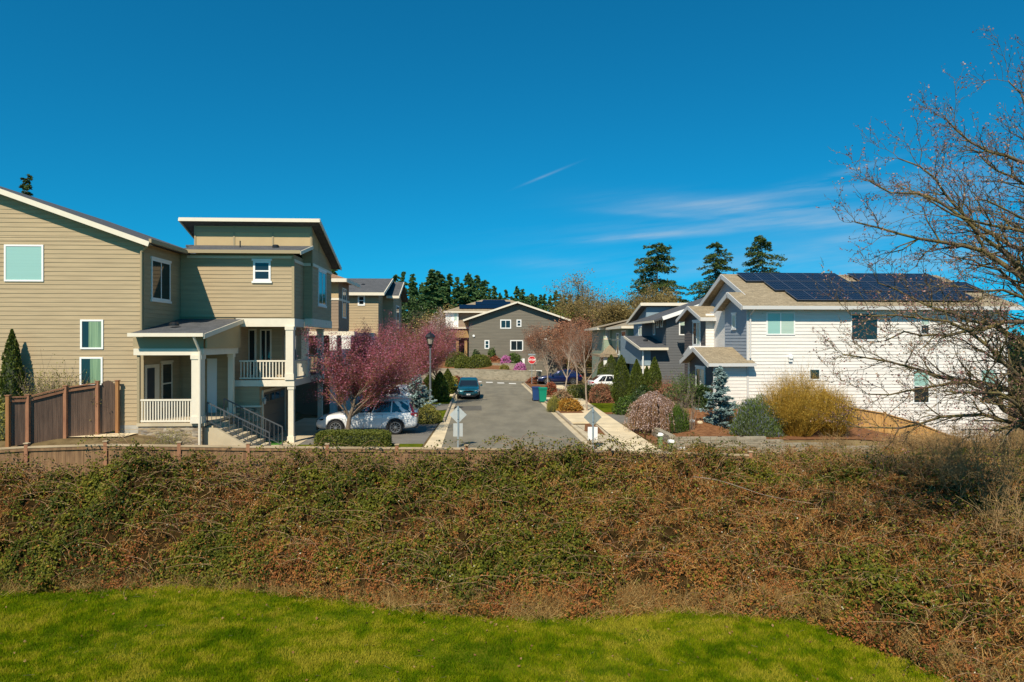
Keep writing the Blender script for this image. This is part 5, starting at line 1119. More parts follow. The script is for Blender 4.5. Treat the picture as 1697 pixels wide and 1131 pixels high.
# white dead petals / pale leaf backs scattered through
Q = sample(1100); N = normal_at(Q); V5, F5 = cards(np.stack([Q[:, 0], Q[:, 1], top_z(Q[:, 0], Q[:, 1])+.03], 1)+N*.02, .022, rng, .8, (0, -.6, .8))
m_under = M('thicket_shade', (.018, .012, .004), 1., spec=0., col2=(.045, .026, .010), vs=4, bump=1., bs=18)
m_brl = leafmat('bramble_leaf', [(.022, .032, .006), (.06, .075, .008), (.13, .135, .012), (.25, .21, .025)], .6, .25, .15)
m_brd = leafmat('bramble_dead_leaf', [(.10, .034, .010), (.27, .088, .022), (.38, .155, .035), (.20, .15, .03)], .7, .2)
m_cane = leafmat('bramble_cane', [(.07, .03, .012), (.22, .09, .022), (.40, .18, .04), (.50, .28, .08), (.58, .42, .18)], .7, .1)
m_cane2 = M('bramble_red_cane', (.20, .08, .045), .7, col2=(.42, .27, .13), vs=5)
m_pale = leafmat('pale_petals', [(.45, .40, .25), (.7, .66, .5)], .6, .2)
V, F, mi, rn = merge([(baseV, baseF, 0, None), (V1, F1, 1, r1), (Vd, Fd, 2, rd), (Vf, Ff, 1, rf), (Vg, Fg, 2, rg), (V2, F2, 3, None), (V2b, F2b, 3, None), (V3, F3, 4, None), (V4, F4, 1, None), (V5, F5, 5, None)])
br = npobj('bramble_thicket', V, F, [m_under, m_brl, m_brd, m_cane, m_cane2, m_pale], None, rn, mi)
tag(br, 'tangled green and brown bramble thicket covering the bank between lawn and fence', 'brambles', kind='stuff')
# dry grass along the foot of the bank and on the right
n = 52000; X = rng.uniform(-16, 13.5, n); off = rng.normal(size=n)*.26+.20+np.clip(X-3, 0, 8)*.05; Y = edge(X)+off; k = (rng.random(n) < np.interp(X, [-16, -8, -5, 0, 6, 14], [.35, .4, .7, 1, 1, 1])*np.clip(.2+1.6*fbm(X*1.2, X*0+5, 3), 0, 1)) & (np.abs(X) < Y*.85); X, Y = X[k], Y[k]
A = np.stack([X, Y, np.where(Y > edge(X)+.1, LZ+.05+.5*np.clip(Y-edge(X), 0, 1), lawnz(X, Y))], 1); d = rng.normal(size=A.shape)*np.array([.55, .55, .1]); d[:, 2] = rng.uniform(.25, 1., len(A)); d[:, 1] -= .25; B = A+unit(d)*rng.uniform(.10, .42, len(A))[:, None]
V, F = ribbons(A, B, .009, rng)
m_drygrass = leafmat('dry_grass_blade', [(.28, .15, .045), (.46, .28, .09), (.60, .42, .17)], .8, .3)
tag(npobj('dry_grass', V, F, m_drygrass), 'straw-coloured dry grass along the foot of the bramble bank', 'dry grass', kind='stuff')
# lawn blades
n = 430000; Y = rng.uniform(12.3, 20.0, n); X = rng.uniform(-.84, .84, n)*Y+Y*ST/CT; k = Y < edge(X)+.55+.5*(X > 8); X, Y = X[k], Y[k]
dens = fbm(X*1.1, Y*1.4, 4); k = rng.random(len(X)) < .42+1.1*dens; X, Y, dens = X[k], Y[k], dens[k]
A = np.stack([X, Y, lawnz(X, Y)], 1); d = rng.normal(size=A.shape)*np.array([.5, .5, .1]); d[:, 2] = 1; hgt = (.028+.075*dens)*rng.uniform(.6, 1.4, len(X)); B = A+unit(d)*hgt[:, None]
V, F = ribbons(A, B, .009, rng)
pn = fbm(X*.55+9, Y*.8+4, 4); rn = np.clip((pn-.5)*1.6+(fbm(X*3+1, Y*3.4, 3)-.5)*1.9+.54+rng.normal(size=len(X))*.16, 0, 1)
m_blade = leafmat('lawn_blade', [(.07, .135, .001), (.135, .205, .002), (.21, .255, .003), (.28, .29, .008), (.40, .35, .03)], .9, .35, .03)
tag(npobj('lawn_grass', V, F, m_blade, rnd=rn), 'bright green mown grass with mossy yellow patches in the foreground', 'grass', kind='stuff')
n = 900; Y = rng.uniform(13, 19.8, n); X = rng.uniform(-.8, .8, n)*Y; k = (Y < edge(X)) & (rng.random(n) < .25+.75*np.clip(1-(edge(X)-Y)/2, 0, 1)+.3*(X > 5)); X, Y = X[k], Y[k]
V, F = cards(np.stack([X, Y, lawnz(X, Y)+.045], 1), .038, rng, .75, (0, 0, 2.2)); tag(npobj('fallen_leaves', V, F, leafmat('dead_leaf_brown', [(.10, .045, .02), (.22, .11, .045), (.36, .22, .10)], .8, .1, .1)), 'tan fallen leaves scattered over the lawn', 'leaves', kind='stuff')
n = 90; Y = rng.uniform(13.5, 20, n); X = rng.uniform(-.75, .75, n)*Y; k = Y < edge(X)+.1; A = np.stack([X, Y, lawnz(X, Y)+.05], 1)[k]; d = rng.normal(size=A.shape)*np.array([1, 1, .12]); V, F = tubes(np.concatenate([A, A+unit(d)*rng.uniform(.06, .25, (len(A), 1)), np.full((len(A), 2), .0035)], 1), 3)
tag(npobj('fallen_twigs', V, F, m_bark), 'thin brown twigs lying on the lawn', 'twigs', kind='stuff')

# ------------------------------------------------------------------ BARE TREE AT THE RIGHT EDGE
TR = thing('bare_tree', 'mossy spreading tree with small russet buds reaching in from the right edge', 'bare tree', (14.6, 16.4, -1.6))
pr = random.Random(77); big, fine, tips = [], [], []
def limb(p, q, r, sag=.0, lev=0, n=12, dens=1.0):
    p = Vector(p); q = Vector(q); L = (q-p).length; prev = p; ph = [pr.uniform(0, 6.3) for _ in range(4)]; out = []
    side = (q-p).cross(Vector((0, 0, 1))).normalized(); up = side.cross((q-p)).normalized()
    for i in range(1, n+1):
        t = i/n; w = sin(pi*t)*L*.05; c = p.lerp(q, t)+up*(sag*L*sin(pi*t)+w*sin(ph[0]+t*7)*.8+pr.gauss(0, .012*L/ n**.3))+side*(w*sin(ph[1]+t*6)+pr.gauss(0, .012*L/n**.3))
        ra = r*(1-.80*(i-1)/n); rb = r*(1-.80*i/n); (big if ra > .014 else fine).append((*prev, *c, ra, rb)); d = (c-prev).normalized()
        if lev < 3 and t > (.16 if lev == 0 else .1):
            k = {0: 2.3, 1: 1.5, 2: .9}[lev]*dens; k = int(k)+(pr.random() < k-int(k))
            for _ in range(k):
                ax = d.orthogonal().normalized(); ax.rotate(Matrix.Rotation(pr.uniform(0, 6.28), 3, d)); e = d.copy(); e.rotate(Matrix.Rotation(radians(pr.uniform(22, 58)), 3, ax)); e.z += .12; e.normalize()
                l = {0: pr.uniform(.8, 2.1), 1: pr.uniform(.28, .8), 2: pr.uniform(.07, .24)}[lev]*(1-.35*t)
                limb(c, c+e*l, max(.006, rb*.55), pr.uniform(-.06, .08), lev+1, {0: 6, 1: 4, 2: 2}[lev], dens)
        prev = c
        if lev >= 2 or (lev == 1 and t > .6) or t == 1: tips.append(tuple(c))
B0 = Vector((14.6, 16.4, -1.8)); C1 = Vector((14.9, 16.2, 2.2)); C2 = Vector((15.0, 16.0, 4.6)); C3 = Vector((15.1, 15.9, 6.6))
big += [(*B0, *C1, .23, .2), (*C1, *C2, .2, .15), (*C2, *C3, .15, .10)]
def T(px, py, Y): return P(px, py, Y)
for base, tg, r, sg in ((C1, (1400, 708, 17.5), .055, .06), (C1, (1440, 655, 15.5), .06, .10), (C1, (1396, 590, 17.0), .065, .10), (C1+Vector((0, 0, .5)), (1412, 520, 15.8), .06, .10), (C1+Vector((0, 0, 1.0)), (1455, 470, 17.3), .065, .08),
        (C2, (1470, 560, 14.6), .06, .06), (C2, (1420, 368, 16.5), .075, .10), (C2, (1446, 302, 15.2), .065, .09), (C2+Vector((0, 0, .6)), (1490, 262, 16.8), .065, .06), (C2+Vector((0, 0, 1)), (1530, 330, 14.8), .055, .07),
        (C3, (1566, 196, 16.0), .06, .04), (C3, (1600, 240, 17.5), .055, .05), (C3, (1672, 135, 15.6), .055, .03), (C1, (1560, 650, 15.0), .06, .06), 
        (C2, (1600, 470, 14.2), .05, .05), (C3, (1620, 330, 14.0), .05, .05), (C1+Vector((0, 0, .8)), (1580, 560, 18.0), .06, .06), (C2, (1560, 420, 18.0), .055, .07)):
    limb(base, T(*tg), r*1.2, sg, 0, 12, .85)
V, F = tubes(big, 7); npobj('trunk', V, F, m_barkmoss, TR, smooth=True)
T_ = np.array(tips); nr = RNG(3); idx = nr.integers(0, len(T_), 15000); Pn = T_[idx]+nr.normal(size=(15000, 3))*.022
V, F, mi, rn = merge([(*tubes(fine, 3), 1, None), (*cards(Pn, .024, nr, .75), 0, None)]); npobj('crown', V, F, [m_budpink, m_barkmoss], TR, rn, mi)
m_tan_tw = M('twig_tan', (.26, .15, .06), .9, spec=.1, col2=(.42, .28, .13), vs=3)
# pale leaning stems and saplings in the brush below it
for i, (px, py, Y, h, rx, n, lab) in enumerate([(1640, 800, 19.5, 2.6, 1.7, 60, 'cluster of pale leaning bare stems at the right edge above the brambles'), (1560, 790, 21.0, 1.6, 1.8, 60, 'tangle of fine tan saplings below the spreading tree'), (1440, 785, 24.5, 1.2, 1.8, 50, 'thin tan saplings in front of the cedar fence'), (1380, 765, 26.5, 1.5, 1.4, 45, 'thin budding saplings beside the block wall'), (1670, 860, 17.0, 1.7, 1.3, 30, 'bare pale stems at the lower right edge'), (1505, 765, 29.0, 1.2, 1.6, 120, 'tall straw-coloured brush in front of the right end of the cedar fence'), (1545, 770, 28.5, 1.4, 1.9, 140, 'tall tan brush hiding the foot of the pale house'), (1610, 780, 28.0, 1.5, 1.9, 130, 'dense tan brush below the downward limbs'), (1680, 790, 27.5, 2.0, 1.9, 110, 'brown brush at the right corner of the pale house')]):
    X = sx(px, Y); canes('bare_shrub', lab, (X, Y, float(top_z(X, Y))-.5), rx, h, m_olivebud, m_tan_tw, n=n, seed=90+i, leaf=dict(n=1100, s=.018, sp=.03), w=.014, sub=8, cat='bare shrub', spread=.8)
big2 = []
pr = random.Random(9)
ol = thing('fallen_branch', 'long pale bare branch lying across the brambles at right', 'branch', (8.2, 20.6, .3)); p = None
pa, pb_ = Vector((sx(1150, 20.9), 20.9, float(top_z(sx(1150, 20.9), 20.9))+.12)), Vector((sx(1345, 19.6), 19.6, float(top_z(sx(1345, 19.6), 19.6))+.10))
for i in range(15):
    q = pa.lerp(pb_, i/14); q.z = max(q.z+.05*sin(i*.5), float(top_z(q.x, q.y))+.05)+pr.gauss(0, .006); q = tuple(q)
    if p: big2.append((*p, *q, .014-.0006*i, .0134-.0006*i))
    p = q
V, F = tubes(big2, 6); npobj('limb', V, F, m_grey_tw, ol)
# ------------------------------------------------------------------ YARD PLANTS
def on(px, py, dz=0.): X, Y = gr(px, py, .15+dz); return X, Y
# left yard
columnar('arborvitae', 'dark conical evergreen at the far left behind the yard fence', (sx(20, 28), 28, .6), sz(20, 547, 28)-.6, .5, m_arb, 3, n=6000)
canes('budding_shrub', 'pale yellow budding shrub behind the yard fence at far left', (sx(85, 27.9), 27.9, .7), 1.5, 2.6, m_yelgreen, m_grey_tw, n=100, seed=4, leaf=dict(n=6500, s=.032, sp=.06), w=.012, sub=8, ry=.4)
bush('leafy_shrub', 'olive leafy shrub at the far left edge behind the yard fence', (sx(22, 27.4), 27.4, .7), .95, .7, 1.7, m_yelgreen, n=3500, leaf=.045, seed=5, lump=.5)
canes('budding_shrub', 'sparse yellow green shrub in front of the porch stone base', (sx(280, 26.4), 26.4, .25), .95, .95, m_yelgreen, m_grey_tw, n=70, seed=7, leaf=dict(n=3000, s=.022, sp=.04), w=.009, sub=6)
canes('bare_shrub', 'small bare shrub at the left end of the yard path', (sx(200, 27), 27, .6), .5, .6, m_yelgreen, m_grey_tw, n=30, seed=8, leaf=dict(n=250, s=.02, sp=.03), w=.008)
# clipped hedge in front of the white car
hx0, hx1, hy = sx(524, 30.6), sx(648, 30.6), 30.6
bush('clipped_hedge', 'low boxy clipped hedge in front of the white estate car', ((hx0+hx1)/2, hy, .03), (hx1-hx0)/2, .55, .66, m_hedgel, n=16000, leaf=.034, seed=12, lump=.06, cat='hedge', squareness=7)
# blue spruces
conifer('blue_spruce', 'small blue spruce by the lamp post behind the white car', 'blue spruce', (sx(692, 40.5), 40.5, .05), sz(692, 622, 40.5)-.05, 1.45, 61, m_spruce, n=6500, card=.085, droop=.05, gaps=.3, base=.04, group=None, expo=.75, up=.18)
conifer('blue_spruce', 'slim blue spruce in front of the pale wing wall at right', 'blue spruce', (sx(1193, 33.6), 33.6, .45), sz(1193, 608, 33.6)-.45, 1.2, 62, m_spruce, n=13000, card=.065, droop=.05, gaps=.12, base=.02, expo=.8, up=.12)
bush('leafy_shrub', 'round yellow green shrub at the kerb below the left blue spruce', (sx(710, 39.2), 39.2, .05), .75, .7, .95, m_yelgreen, n=2600, leaf=.05, seed=13)
for i, (px, Y, pyt, r, lab) in enumerate([(729, 52.5, 616, .68, 'green arborvitae column at the left verge beside the lamp post, nearer one'), (711, 57, 622, .7, 'green arborvitae column half hidden behind the lamp post'), (742, 60, 612, .6, 'thin arborvitae column behind the nearer left one')]):
    columnar('arborvitae', lab, (sx(px, Y), Y, .05), sz(px, pyt, Y)-.05, r, m_greenl if i == 0 else m_arb, 20+i, n=5000, leaf=.07, group='arborvitae on the left verge')
bush('leafy_shrub', 'bright green shrub between the arborvitae and the teal car', (sx(745, 62), 62, .05), 1.0, .9, 1.5, m_yelgreen, n=1800, leaf=.08, seed=14)
bush('leafy_shrub', 'russet shrub beside the left kerb near the stop line', (sx(757, 70), 70, .05), .9, .9, 1.0, m_redleaf, n=1500, leaf=.08, seed=15)
# five right-hand columns
for i, (px, Y, pyt, r, lab) in enumerate([(1030, 50.8, 589, .68, 'tall arborvitae, front left one of the right-hand group'), (1055, 45.6, 596, .56, 'arborvitae in the middle of the right-hand group'), (1072, 46.2, 607, .42, 'smaller arborvitae, second from right in the right-hand group'), (1085, 45.9, 592, .55, 'arborvitae at the right end of the group beside the slate wall'), (1040, 52.5, 583, .62, 'arborvitae behind the front left one'), (999, 66, 590, .62, 'distant arborvitae below the sage house porch, left one'), (1013, 65, 588, .75, 'distant arborvitae below the sage house porch, right one')]):
    columnar('arborvitae', lab, (sx(px, Y), Y, .1), sz(px, pyt, Y)-.1, r, m_arb, 30+i, n=8500 if i < 4 else 4500, leaf=.055, group='arborvitae on the right')
# weeping cherry
wc = thing('weeping_cherry', 'low weeping cherry with pale pink blossom beside the pavement', 'weeping cherry', (sx(1083, 34.2), 34.2, .15)); rng = RNG(5); segs, Q = [], []
for i in range(520):
    a = rng.uniform(0, 2*pi); R = 1.32*sqrt(rng.random())*rng.uniform(.85, 1.1); hh = 2.0+rng.normal()*.06; top = hh*(1-.22*(R/1.3)**2); zb = .05+rng.random()*.5*(1.2-R/1.4)
    c = np.array([wc.location.x, wc.location.y, .15]); p0 = c+[cos(a)*R*.45, sin(a)*R*.45, top*.97]; p1 = c+[cos(a)*R*.85, sin(a)*R*.85, top*.85]; p2 = c+[cos(a)*R, sin(a)*R, top*.5]; p3 = c+[cos(a)*R*1.05, sin(a)*R*1.05, zb]
    for u, v in ((p0, p1), (p1, p2), (p2, p3)):
        segs.append((*u, *v, .008, .006)); m = rng.integers(7, 13); t = rng.random((m, 1)); Q.append(u+(v-u)*t+rng.normal(size=(m, 3))*.025)
Q = np.concatenate(Q); V, F, mi, rn = merge([(*tubes(segs, 3), 1, None), (*cards(Q, .03, rng, .8), 0, None)]); npobj('crown', V, F, [m_pinkfl, m_plumtw], wc, rn, mi)
V, F = tubes([(*wc.location, wc.location.x+.05, wc.location.y, 1.0, .08, .07), (wc.location.x+.05, wc.location.y, 1.0, wc.location.x, wc.location.y, 2.0, .07, .05)], 8); npobj('trunk', V, F, m_bark, wc)
# bed in front of the pale house
def ground_at(px, Y): X = sx(px, Y); return (X, Y, float(gz(X, Y))+.02)
bush('rosemary_shrub', 'wide upright rosemary with lavender flowers right of the slim blue spruce', ground_at(1256, 32.2), 1.35, .9, 1.65, m_laven, n=15000, leaf=.075, seed=16, asp=.16, upr=.9, lump=.3)
canes('dogwood_shrub', 'big amber twiggy shrub in front of the pale wall', ground_at(1322, 32.0), 1.7, 2.65, m_dogw, m_dogw, n=620, seed=17, leaf=dict(n=9500, s=.028, sp=.07, asp=.5), w=.009, sub=8)
canes('dogwood_shrub', 'second amber twiggy shrub overlapping the cedar fence', ground_at(1380, 31.8), 1.15, 1.9, m_dogw, m_dogw, n=520, seed=18, leaf=dict(n=7500, s=.028, sp=.07, asp=.5), w=.009, sub=8)
bush('leafy_shrub', 'dark green rounded shrub below the patio door of the pale house', ground_at(1163, 36.4), .85, .7, 1.15, m_dkgreen, n=3800, leaf=.055, seed=19)
canes('budding_shrub', 'lime green open shrub left of the patio door', ground_at(1135, 36.6), 1.0, 1.7, m_greenl, m_grey_tw, n=70, seed=20, leaf=dict(n=2800, s=.04, sp=.08), w=.01)
bush('feathery_shrub', 'soft feathery green shrub right of the weeping cherry', ground_at(1122, 33.5), .62, .55, 1.2, m_greenl, n=5500, leaf=.07, seed=21, asp=.16, upr=.8)
canes('budding_shrub', 'bare branched young tree between the feathery shrub and the spruce', ground_at(1143, 33.2), .7, 1.9, m_yelgreen, m_grey_tw, n=16, seed=22, leaf=dict(n=260, s=.022, sp=.04), w=.018)
bush('leafy_shrub', 'russet green shrub behind the weeping cherry', ground_at(1112, 42), 1.1, .9, 1.1, m_redtw, n=3500, leaf=.05, seed=23, lump=.4)
bush('leafy_shrub', 'mid green shrub in front of the arborvitae group', ground_at(1037, 42.5), .75, .7, 1.0, m_greenl, n=2200, leaf=.06, seed=24, lump=.4)
bush('leafy_shrub', 'green shrub tucked between the arborvitae and the weeping cherry', ground_at(1066, 41), .8, .7, 1.2, m_dkgreen, n=2200, leaf=.055, seed=25, lump=.4)
canes('budding_shrub', 'orange twiggy shrub against the slate wall', ground_at(1103, 45.5), 1.3, 1.8, m_redtw, m_plumtw, n=120, seed=26, leaf=dict(n=1800, s=.035, sp=.06), w=.009)
bush('leafy_shrub', 'red brown barberry ball left of the arborvitae', ground_at(996, 51.0), .85, .8, 1.35, m_redtw, n=3600, leaf=.055, seed=27, lump=.3)
bush('leafy_shrub', 'low rust coloured shrub at the left foot of the feathery shrub', ground_at(1150, 41.0), .9, .7, 1.0, m_redtw, n=2000, leaf=.05, seed=28, lump=.4)
bush('clipped_hedge', 'low mottled hedge in front of the white parked car', (sx(990, 54.5), 54.5, .1), 2.5, .6, 1.0, m_hedgel, n=6000, leaf=.06, seed=29, lump=.15, cat='hedge', squareness=5)
# planting strip along the right kerb
bush('ornamental_grass', 'tuft of pale green ornamental grass at the right kerb', (sx(919, 45.0), 45.0, .13), .5, .5, .75, m_yelgreen, n=2200, leaf=.12, seed=30, asp=.08, upr=1.2, cat='ornamental grass')
bush('leafy_shrub', 'bright orange shrub in the planting strip beside the pavement', (sx(944, 44.6), 44.6, .13), .85, .6, .72, m_orange, n=3200, leaf=.05, seed=31, lump=.3)
bush('leafy_shrub', 'brownish orange shrub behind the ornamental grass', (sx(932, 49.5), 49.5, .13), .7, .7, .95, m_tanleaf, n=2400, leaf=.055, seed=32, lump=.35)
bush('leafy_shrub', 'small red shrub just beyond the wheelie bins', (sx(913, 58), 58, .13), .55, .5, .95, m_redleaf, n=1600, leaf=.06, seed=33)
bush('leafy_shrub', 'dark low shrub at the edge of the mulch strip', (sx(925, 47.0), 47.0, .13), .4, .4, .4, m_tanleaf, n=700, leaf=.05, seed=34)
bush('leafy_shrub', 'low red groundcover below the stop sign', (sx(890, 74.5), 74.5, .1), 1.2, .8, .6, m_redleaf, n=1600, leaf=.07, seed=35)
# slim street trees
stc = dict(n=(7, 5, 4, 3), nb=(3, 2, 2), start=(2, 1, 0), ang=((18, 38), (18, 42), (20, 50)), ratio=(.52, .5, .5), rr=.5, up=(.02, .06, .06, .02), wob=.06)
for i, (px, Y, top, lab) in enumerate([(973, 44.5, 540, 'slim bare street tree nearest on the right pavement'), (936, 50.0, 545, 'second slim bare street tree beside the wheelie bins'), (908, 60.0, 548, 'third slim bare street tree before the blue car'), (889, 75.0, 552, 'slim bare street tree beside the stop sign'), (956, 66.0, 548, 'slim bare russet tree in front of the blue car tail')]):
    X = sx(px, Y); h = sz(px, top, Y)-.1; c = dict(stc); c['L'] = h*.78; c['r'] = .06+.01*(i > 2)
    t = tree('street_tree', lab, 'street tree', (X, Y, .1), c, m_redtw, m_birch, 50+i, dict(n=3500+3500*(i > 0), s=.020+.010*(i > 1), sp=.07+.03*(i > 0)), 'slim street trees on the right')
    t.scale = (1.25, 1.25, 1)
tr = dict(pl); tr['L'] = 2.6; tr['r'] = .1
tree('plum_tree', 'red-leaved small tree beyond the white parked car at right', 'plum tree', (sx(968, 79), 79, 0), tr, m_redleaf, m_plumtw, 66, dict(n=9000, s=.05, sp=.1))
tree('plum_tree', 'reddish small tree between the blue car and the sage house', 'plum tree', (sx(945, 84), 84, 0), tr, m_redtw, m_plumtw, 67, dict(n=9000, s=.06, sp=.1))
# bank at the end of the street
for px, Y, rx, rz, lab, s in ((757, 88.6, 1.5, 1.95, 'large round clipped shrub at the left end of the far block wall', 1), (768, 87.4, 1.15, 1.45, 'smaller round clipped shrub, middle one above the far block wall', 2), (794, 86.6, 1.6, 1.65, 'wide round clipped shrub above the far block wall', 3)):
    bush('round_shrub', lab, (sx(px, Y), Y, 1.3), rx, 1.1, rz, m_hedgel, n=6000, leaf=.075, seed=40+s, lump=.04, squareness=2.5, group='round clipped shrubs on the far bank')
bush('azalea_shrub', 'magenta azalea on the upper tier below the grey house', (sx(838, 85.9), 85.9, 1.75), .62, .5, 1.1, m_azal, n=1500, leaf=.08, seed=44, cat='azalea'); bush('azalea_shrub', 'magenta azalea spilling over the far block wall near the stop sign', (sx(861.5, 81.6), 81.6, 1.1), .72, .5, .9, m_azal, n=1700, leaf=.08, seed=45, cat='azalea')
bush('leafy_shrub', 'green shrub between the two magenta azaleas', (sx(850, 86.4), 86.4, 1.6), 1.2, .6, 1.3, m_greenl, n=2600, leaf=.09, seed=46, lump=.4)
bush('leafy_shrub', 'small dark bush against the left wall of the grey house', (sx(789, 89.6), 89.6, 2.2), .5, .4, 1.1, m_dkgreen, n=900, leaf=.09, seed=47, lump=.5)
bush('leafy_shrub', 'taller green bush against the middle of the grey house wall', (sx(815, 89.6), 89.6, 2.2), .5, .4, 1.3, m_greenl, n=900, leaf=.09, seed=48, lump=.5)
bush('leafy_shrub', 'low purple brown bush beside the taller green bush', (sx(821, 89.2), 89.2, 2.0), .65, .4, .6, m_redleaf, n=900, leaf=.09, seed=49, lump=.5)
bush('leafy_shrub', 'tiny lime shrub on the coping of the far block wall', (sx(836, 83.6), 83.6, 1.2), .55, .35, .55, m_yelgreen, n=900, leaf=.07, seed=50)
bush('leafy_shrub', 'brown bush against the grey house between the window and the azalea', (sx(806, 89.3), 89.3, 2.1), .6, .4, .7, m_tanleaf, n=800, leaf=.08, seed=51, lump=.5)
tree('plum_tree', 'small pink flowering tree in front of the distant brown deck', 'plum tree', (sx(722, 96), 96, .8), dict(pl, L=3.3, r=.12), m_pinkfl, m_plumtw, 71, dict(n=7000, s=.075, sp=.14))

# ------------------------------------------------------------------ VEHICLES
m_grille = M('grille_black', (.008, .008, .009), .9, spec=.05)
def paint(name, col, rough=.25, metal=.3): return M(name, col, rough, metal=metal, coat=.8)
def car(name, label, loc, rz, L, W, H, pm, kind='suv', tail=True, dark_wheel=False):
    """x forward, y to the left; built about the origin, then placed"""
    t = thing(name, label, 'car', (0, 0, 0)); h = L/2; wr = .37 if kind == 'suv' else .34; gc = .2; bl = .60*H
    st = [(-h, .55, .62*H, .80), (-h+.04, .34, .645*H, .92), (-h+.3, .26, .655*H, .98), (-h*.45, .22, .63*H, 1.), (h*.30, .22, .61*H, 1.), (h*.42, .22, .605*H, .99), (h*.72, .24, .565*H, .97), (h-.18, .28, .50*H, .90), (h-.03, .34, .43*H, .80), (h, .42, .36*H, .74)]
    hw = W/2; V = []; F = []
    for x, zb, zt, k in st:
        w = hw*k; ring = [(0, zb), (w*.86, zb), (w*.985, zb+.14), (w, zb+(zt-zb)*.5), (w*.985, zt-.12), (w*.91, zt-.01), (w*.55, zt+.025), (0, zt+.035)]
        ring = ring+[(-y, z) for y, z in ring[-2:0:-1]]; V += [(x, y, z) for y, z in ring]
    n = 14
    for i in range(len(st)-1):
        for j in range(n): F.append((i*n+j, i*n+(j+1) % n, (i+1)*n+(j+1) % n, (i+1)*n+j))
    F += [tuple(range(n-1, -1, -1)), tuple((len(st)-1)*n+j for j in range(n))]
    mb = MB(); mb.add(V, F); o = mb.build('body', pm, t, smooth=True); m = o.modifiers.new('s', 'SUBSURF'); m.levels = m.render_levels = 2
    ax = (-h*.57, h*.60); cut = MB()
    for x in ax:
        for s in (-1, 1): cut.tube((x, s*hw*.62, wr), (x, s*(hw+.2), wr), wr+.07, n=28)
    cu = cut.build('cutter', m_plast); b = o.modifiers.new('b', 'BOOLEAN'); b.object = cu; b.operation = 'DIFFERENCE'; b.solver = 'EXACT'
    bpy.context.view_layer.update(); dg = bpy.context.evaluated_depsgraph_get(); me = bpy.data.meshes.new_from_object(o.evaluated_get(dg)); o.modifiers.clear(); o.data = me; bpy.data.objects.remove(cu); me.shade_smooth()
    # cabin
    if kind == 'suv': bx0, bx1, tx0, tx1 = -h+.14, h*.40, -h+.42, h*.13
    elif kind == 'cross': bx0, bx1, tx0, tx1 = -h+.16, h*.40, -h*.60, h*.10
    else: bx0, bx1, tx0, tx1 = -h+.3, h*.40, -h*.42, h*.05
    zt = H-.06; wb, wtp = hw*.92, hw*.74; zb = bl-.02
    def cpt(s, u, v):   # side surface point: u along 0..1 rear->front, v 0..1 belt->roof
        x = (bx0+(tx0-bx0)*v)*(1-u)+(bx1+(tx1-bx1)*v)*u; bow = sin(pi*min(max(u, 0), 1))*.03
        zt_ = zt-.10*abs(2*u-.85)**2.4*(1 if kind != 'suv' else .5); return (x, s*(wb+(wtp-wb)*v+bow), zb+(zt_-zb)*v)
    mb = MB(); N = 8; Vc = []
    for v in (0, .5, .9, 1.0):
        sh = 1 if v < 1 else .82
        ringp = [cpt(1, u/N, min(v, 1)) for u in range(N+1)]+[cpt(-1, 1-u/N, min(v, 1)) for u in range(N+1)]
        Vc += [(x, y*sh, z+(.035 if v == 1 else 0)) for x, y, z in ringp]
    R = 2*(N+1)
    Fc = [(k*R+i, k*R+(i+1) % R, (k+1)*R+(i+1) % R, (k+1)*R+i) for k in range(3) for i in range(R)]
    Fc += [(3*R+i, 3*R+i+1, 3*R+R-2-i, 3*R+R-1-i) for i in range(N)]
    mb.add(Vc, Fc); mb.build('cabin', pm, t, smooth=False, bevel=.0)
    # glass
    def panel(pts, name='window', off=None):
        g = MB(); c = Vector((sum(p[0] for p in pts)/len(pts), sum(p[1] for p in pts)/len(pts), sum(p[2] for p in pts)/len(pts))); nrm = (Vector(pts[1])-Vector(pts[0])).cross(Vector(pts[2])-Vector(pts[0])).normalized()
        if nrm.dot(c-Vector((0, 0, H*.5))) < 0: nrm = -nrm
        g.prism([Vector(p)+nrm*.004 for p in pts], nrm*.012); return g.build(name, m_carglass, t)
    for s in (-1, 1):
        sp_ = [(.05, .335), (.355, .62), (.64, .94)] if kind == 'suv' else [(.16, .34), (.37, .63), (.66, .94)]
        for u0, u1 in sp_:
            m_ = (u0+u1)/2; panel([cpt(s, u0, .08), cpt(s, m_, .08), cpt(s, u1, .08), cpt(s, u1, .88), cpt(s, m_, .88), cpt(s, u0, .88)], 'side_window')
    panel([(cpt(1, 1, .06)[0], cpt(1, 1, .06)[1]*.9, cpt(1, 1, .06)[2]), (cpt(-1, 1, .06)[0], cpt(-1, 1, .06)[1]*.9, cpt(-1, 1, .06)[2]), (cpt(-1, 1, .92)[0], cpt(-1, 1, .92)[1]*.92, cpt(-1, 1, .92)[2]), (cpt(1, 1, .92)[0], cpt(1, 1, .92)[1]*.92, cpt(1, 1, .92)[2])], 'windscreen')
    panel([(cpt(1, 0, .15)[0], cpt(1, 0, .15)[1]*.86, cpt(1, 0, .15)[2]), (cpt(-1, 0, .15)[0], cpt(-1, 0, .15)[1]*.86, cpt(-1, 0, .15)[2]), (cpt(-1, 0, .86)[0], cpt(-1, 0, .86)[1]*.88, cpt(-1, 0, .86)[2]), (cpt(1, 0, .86)[0], cpt(1, 0, .86)[1]*.88, cpt(1, 0, .86)[2])], 'rear_window')
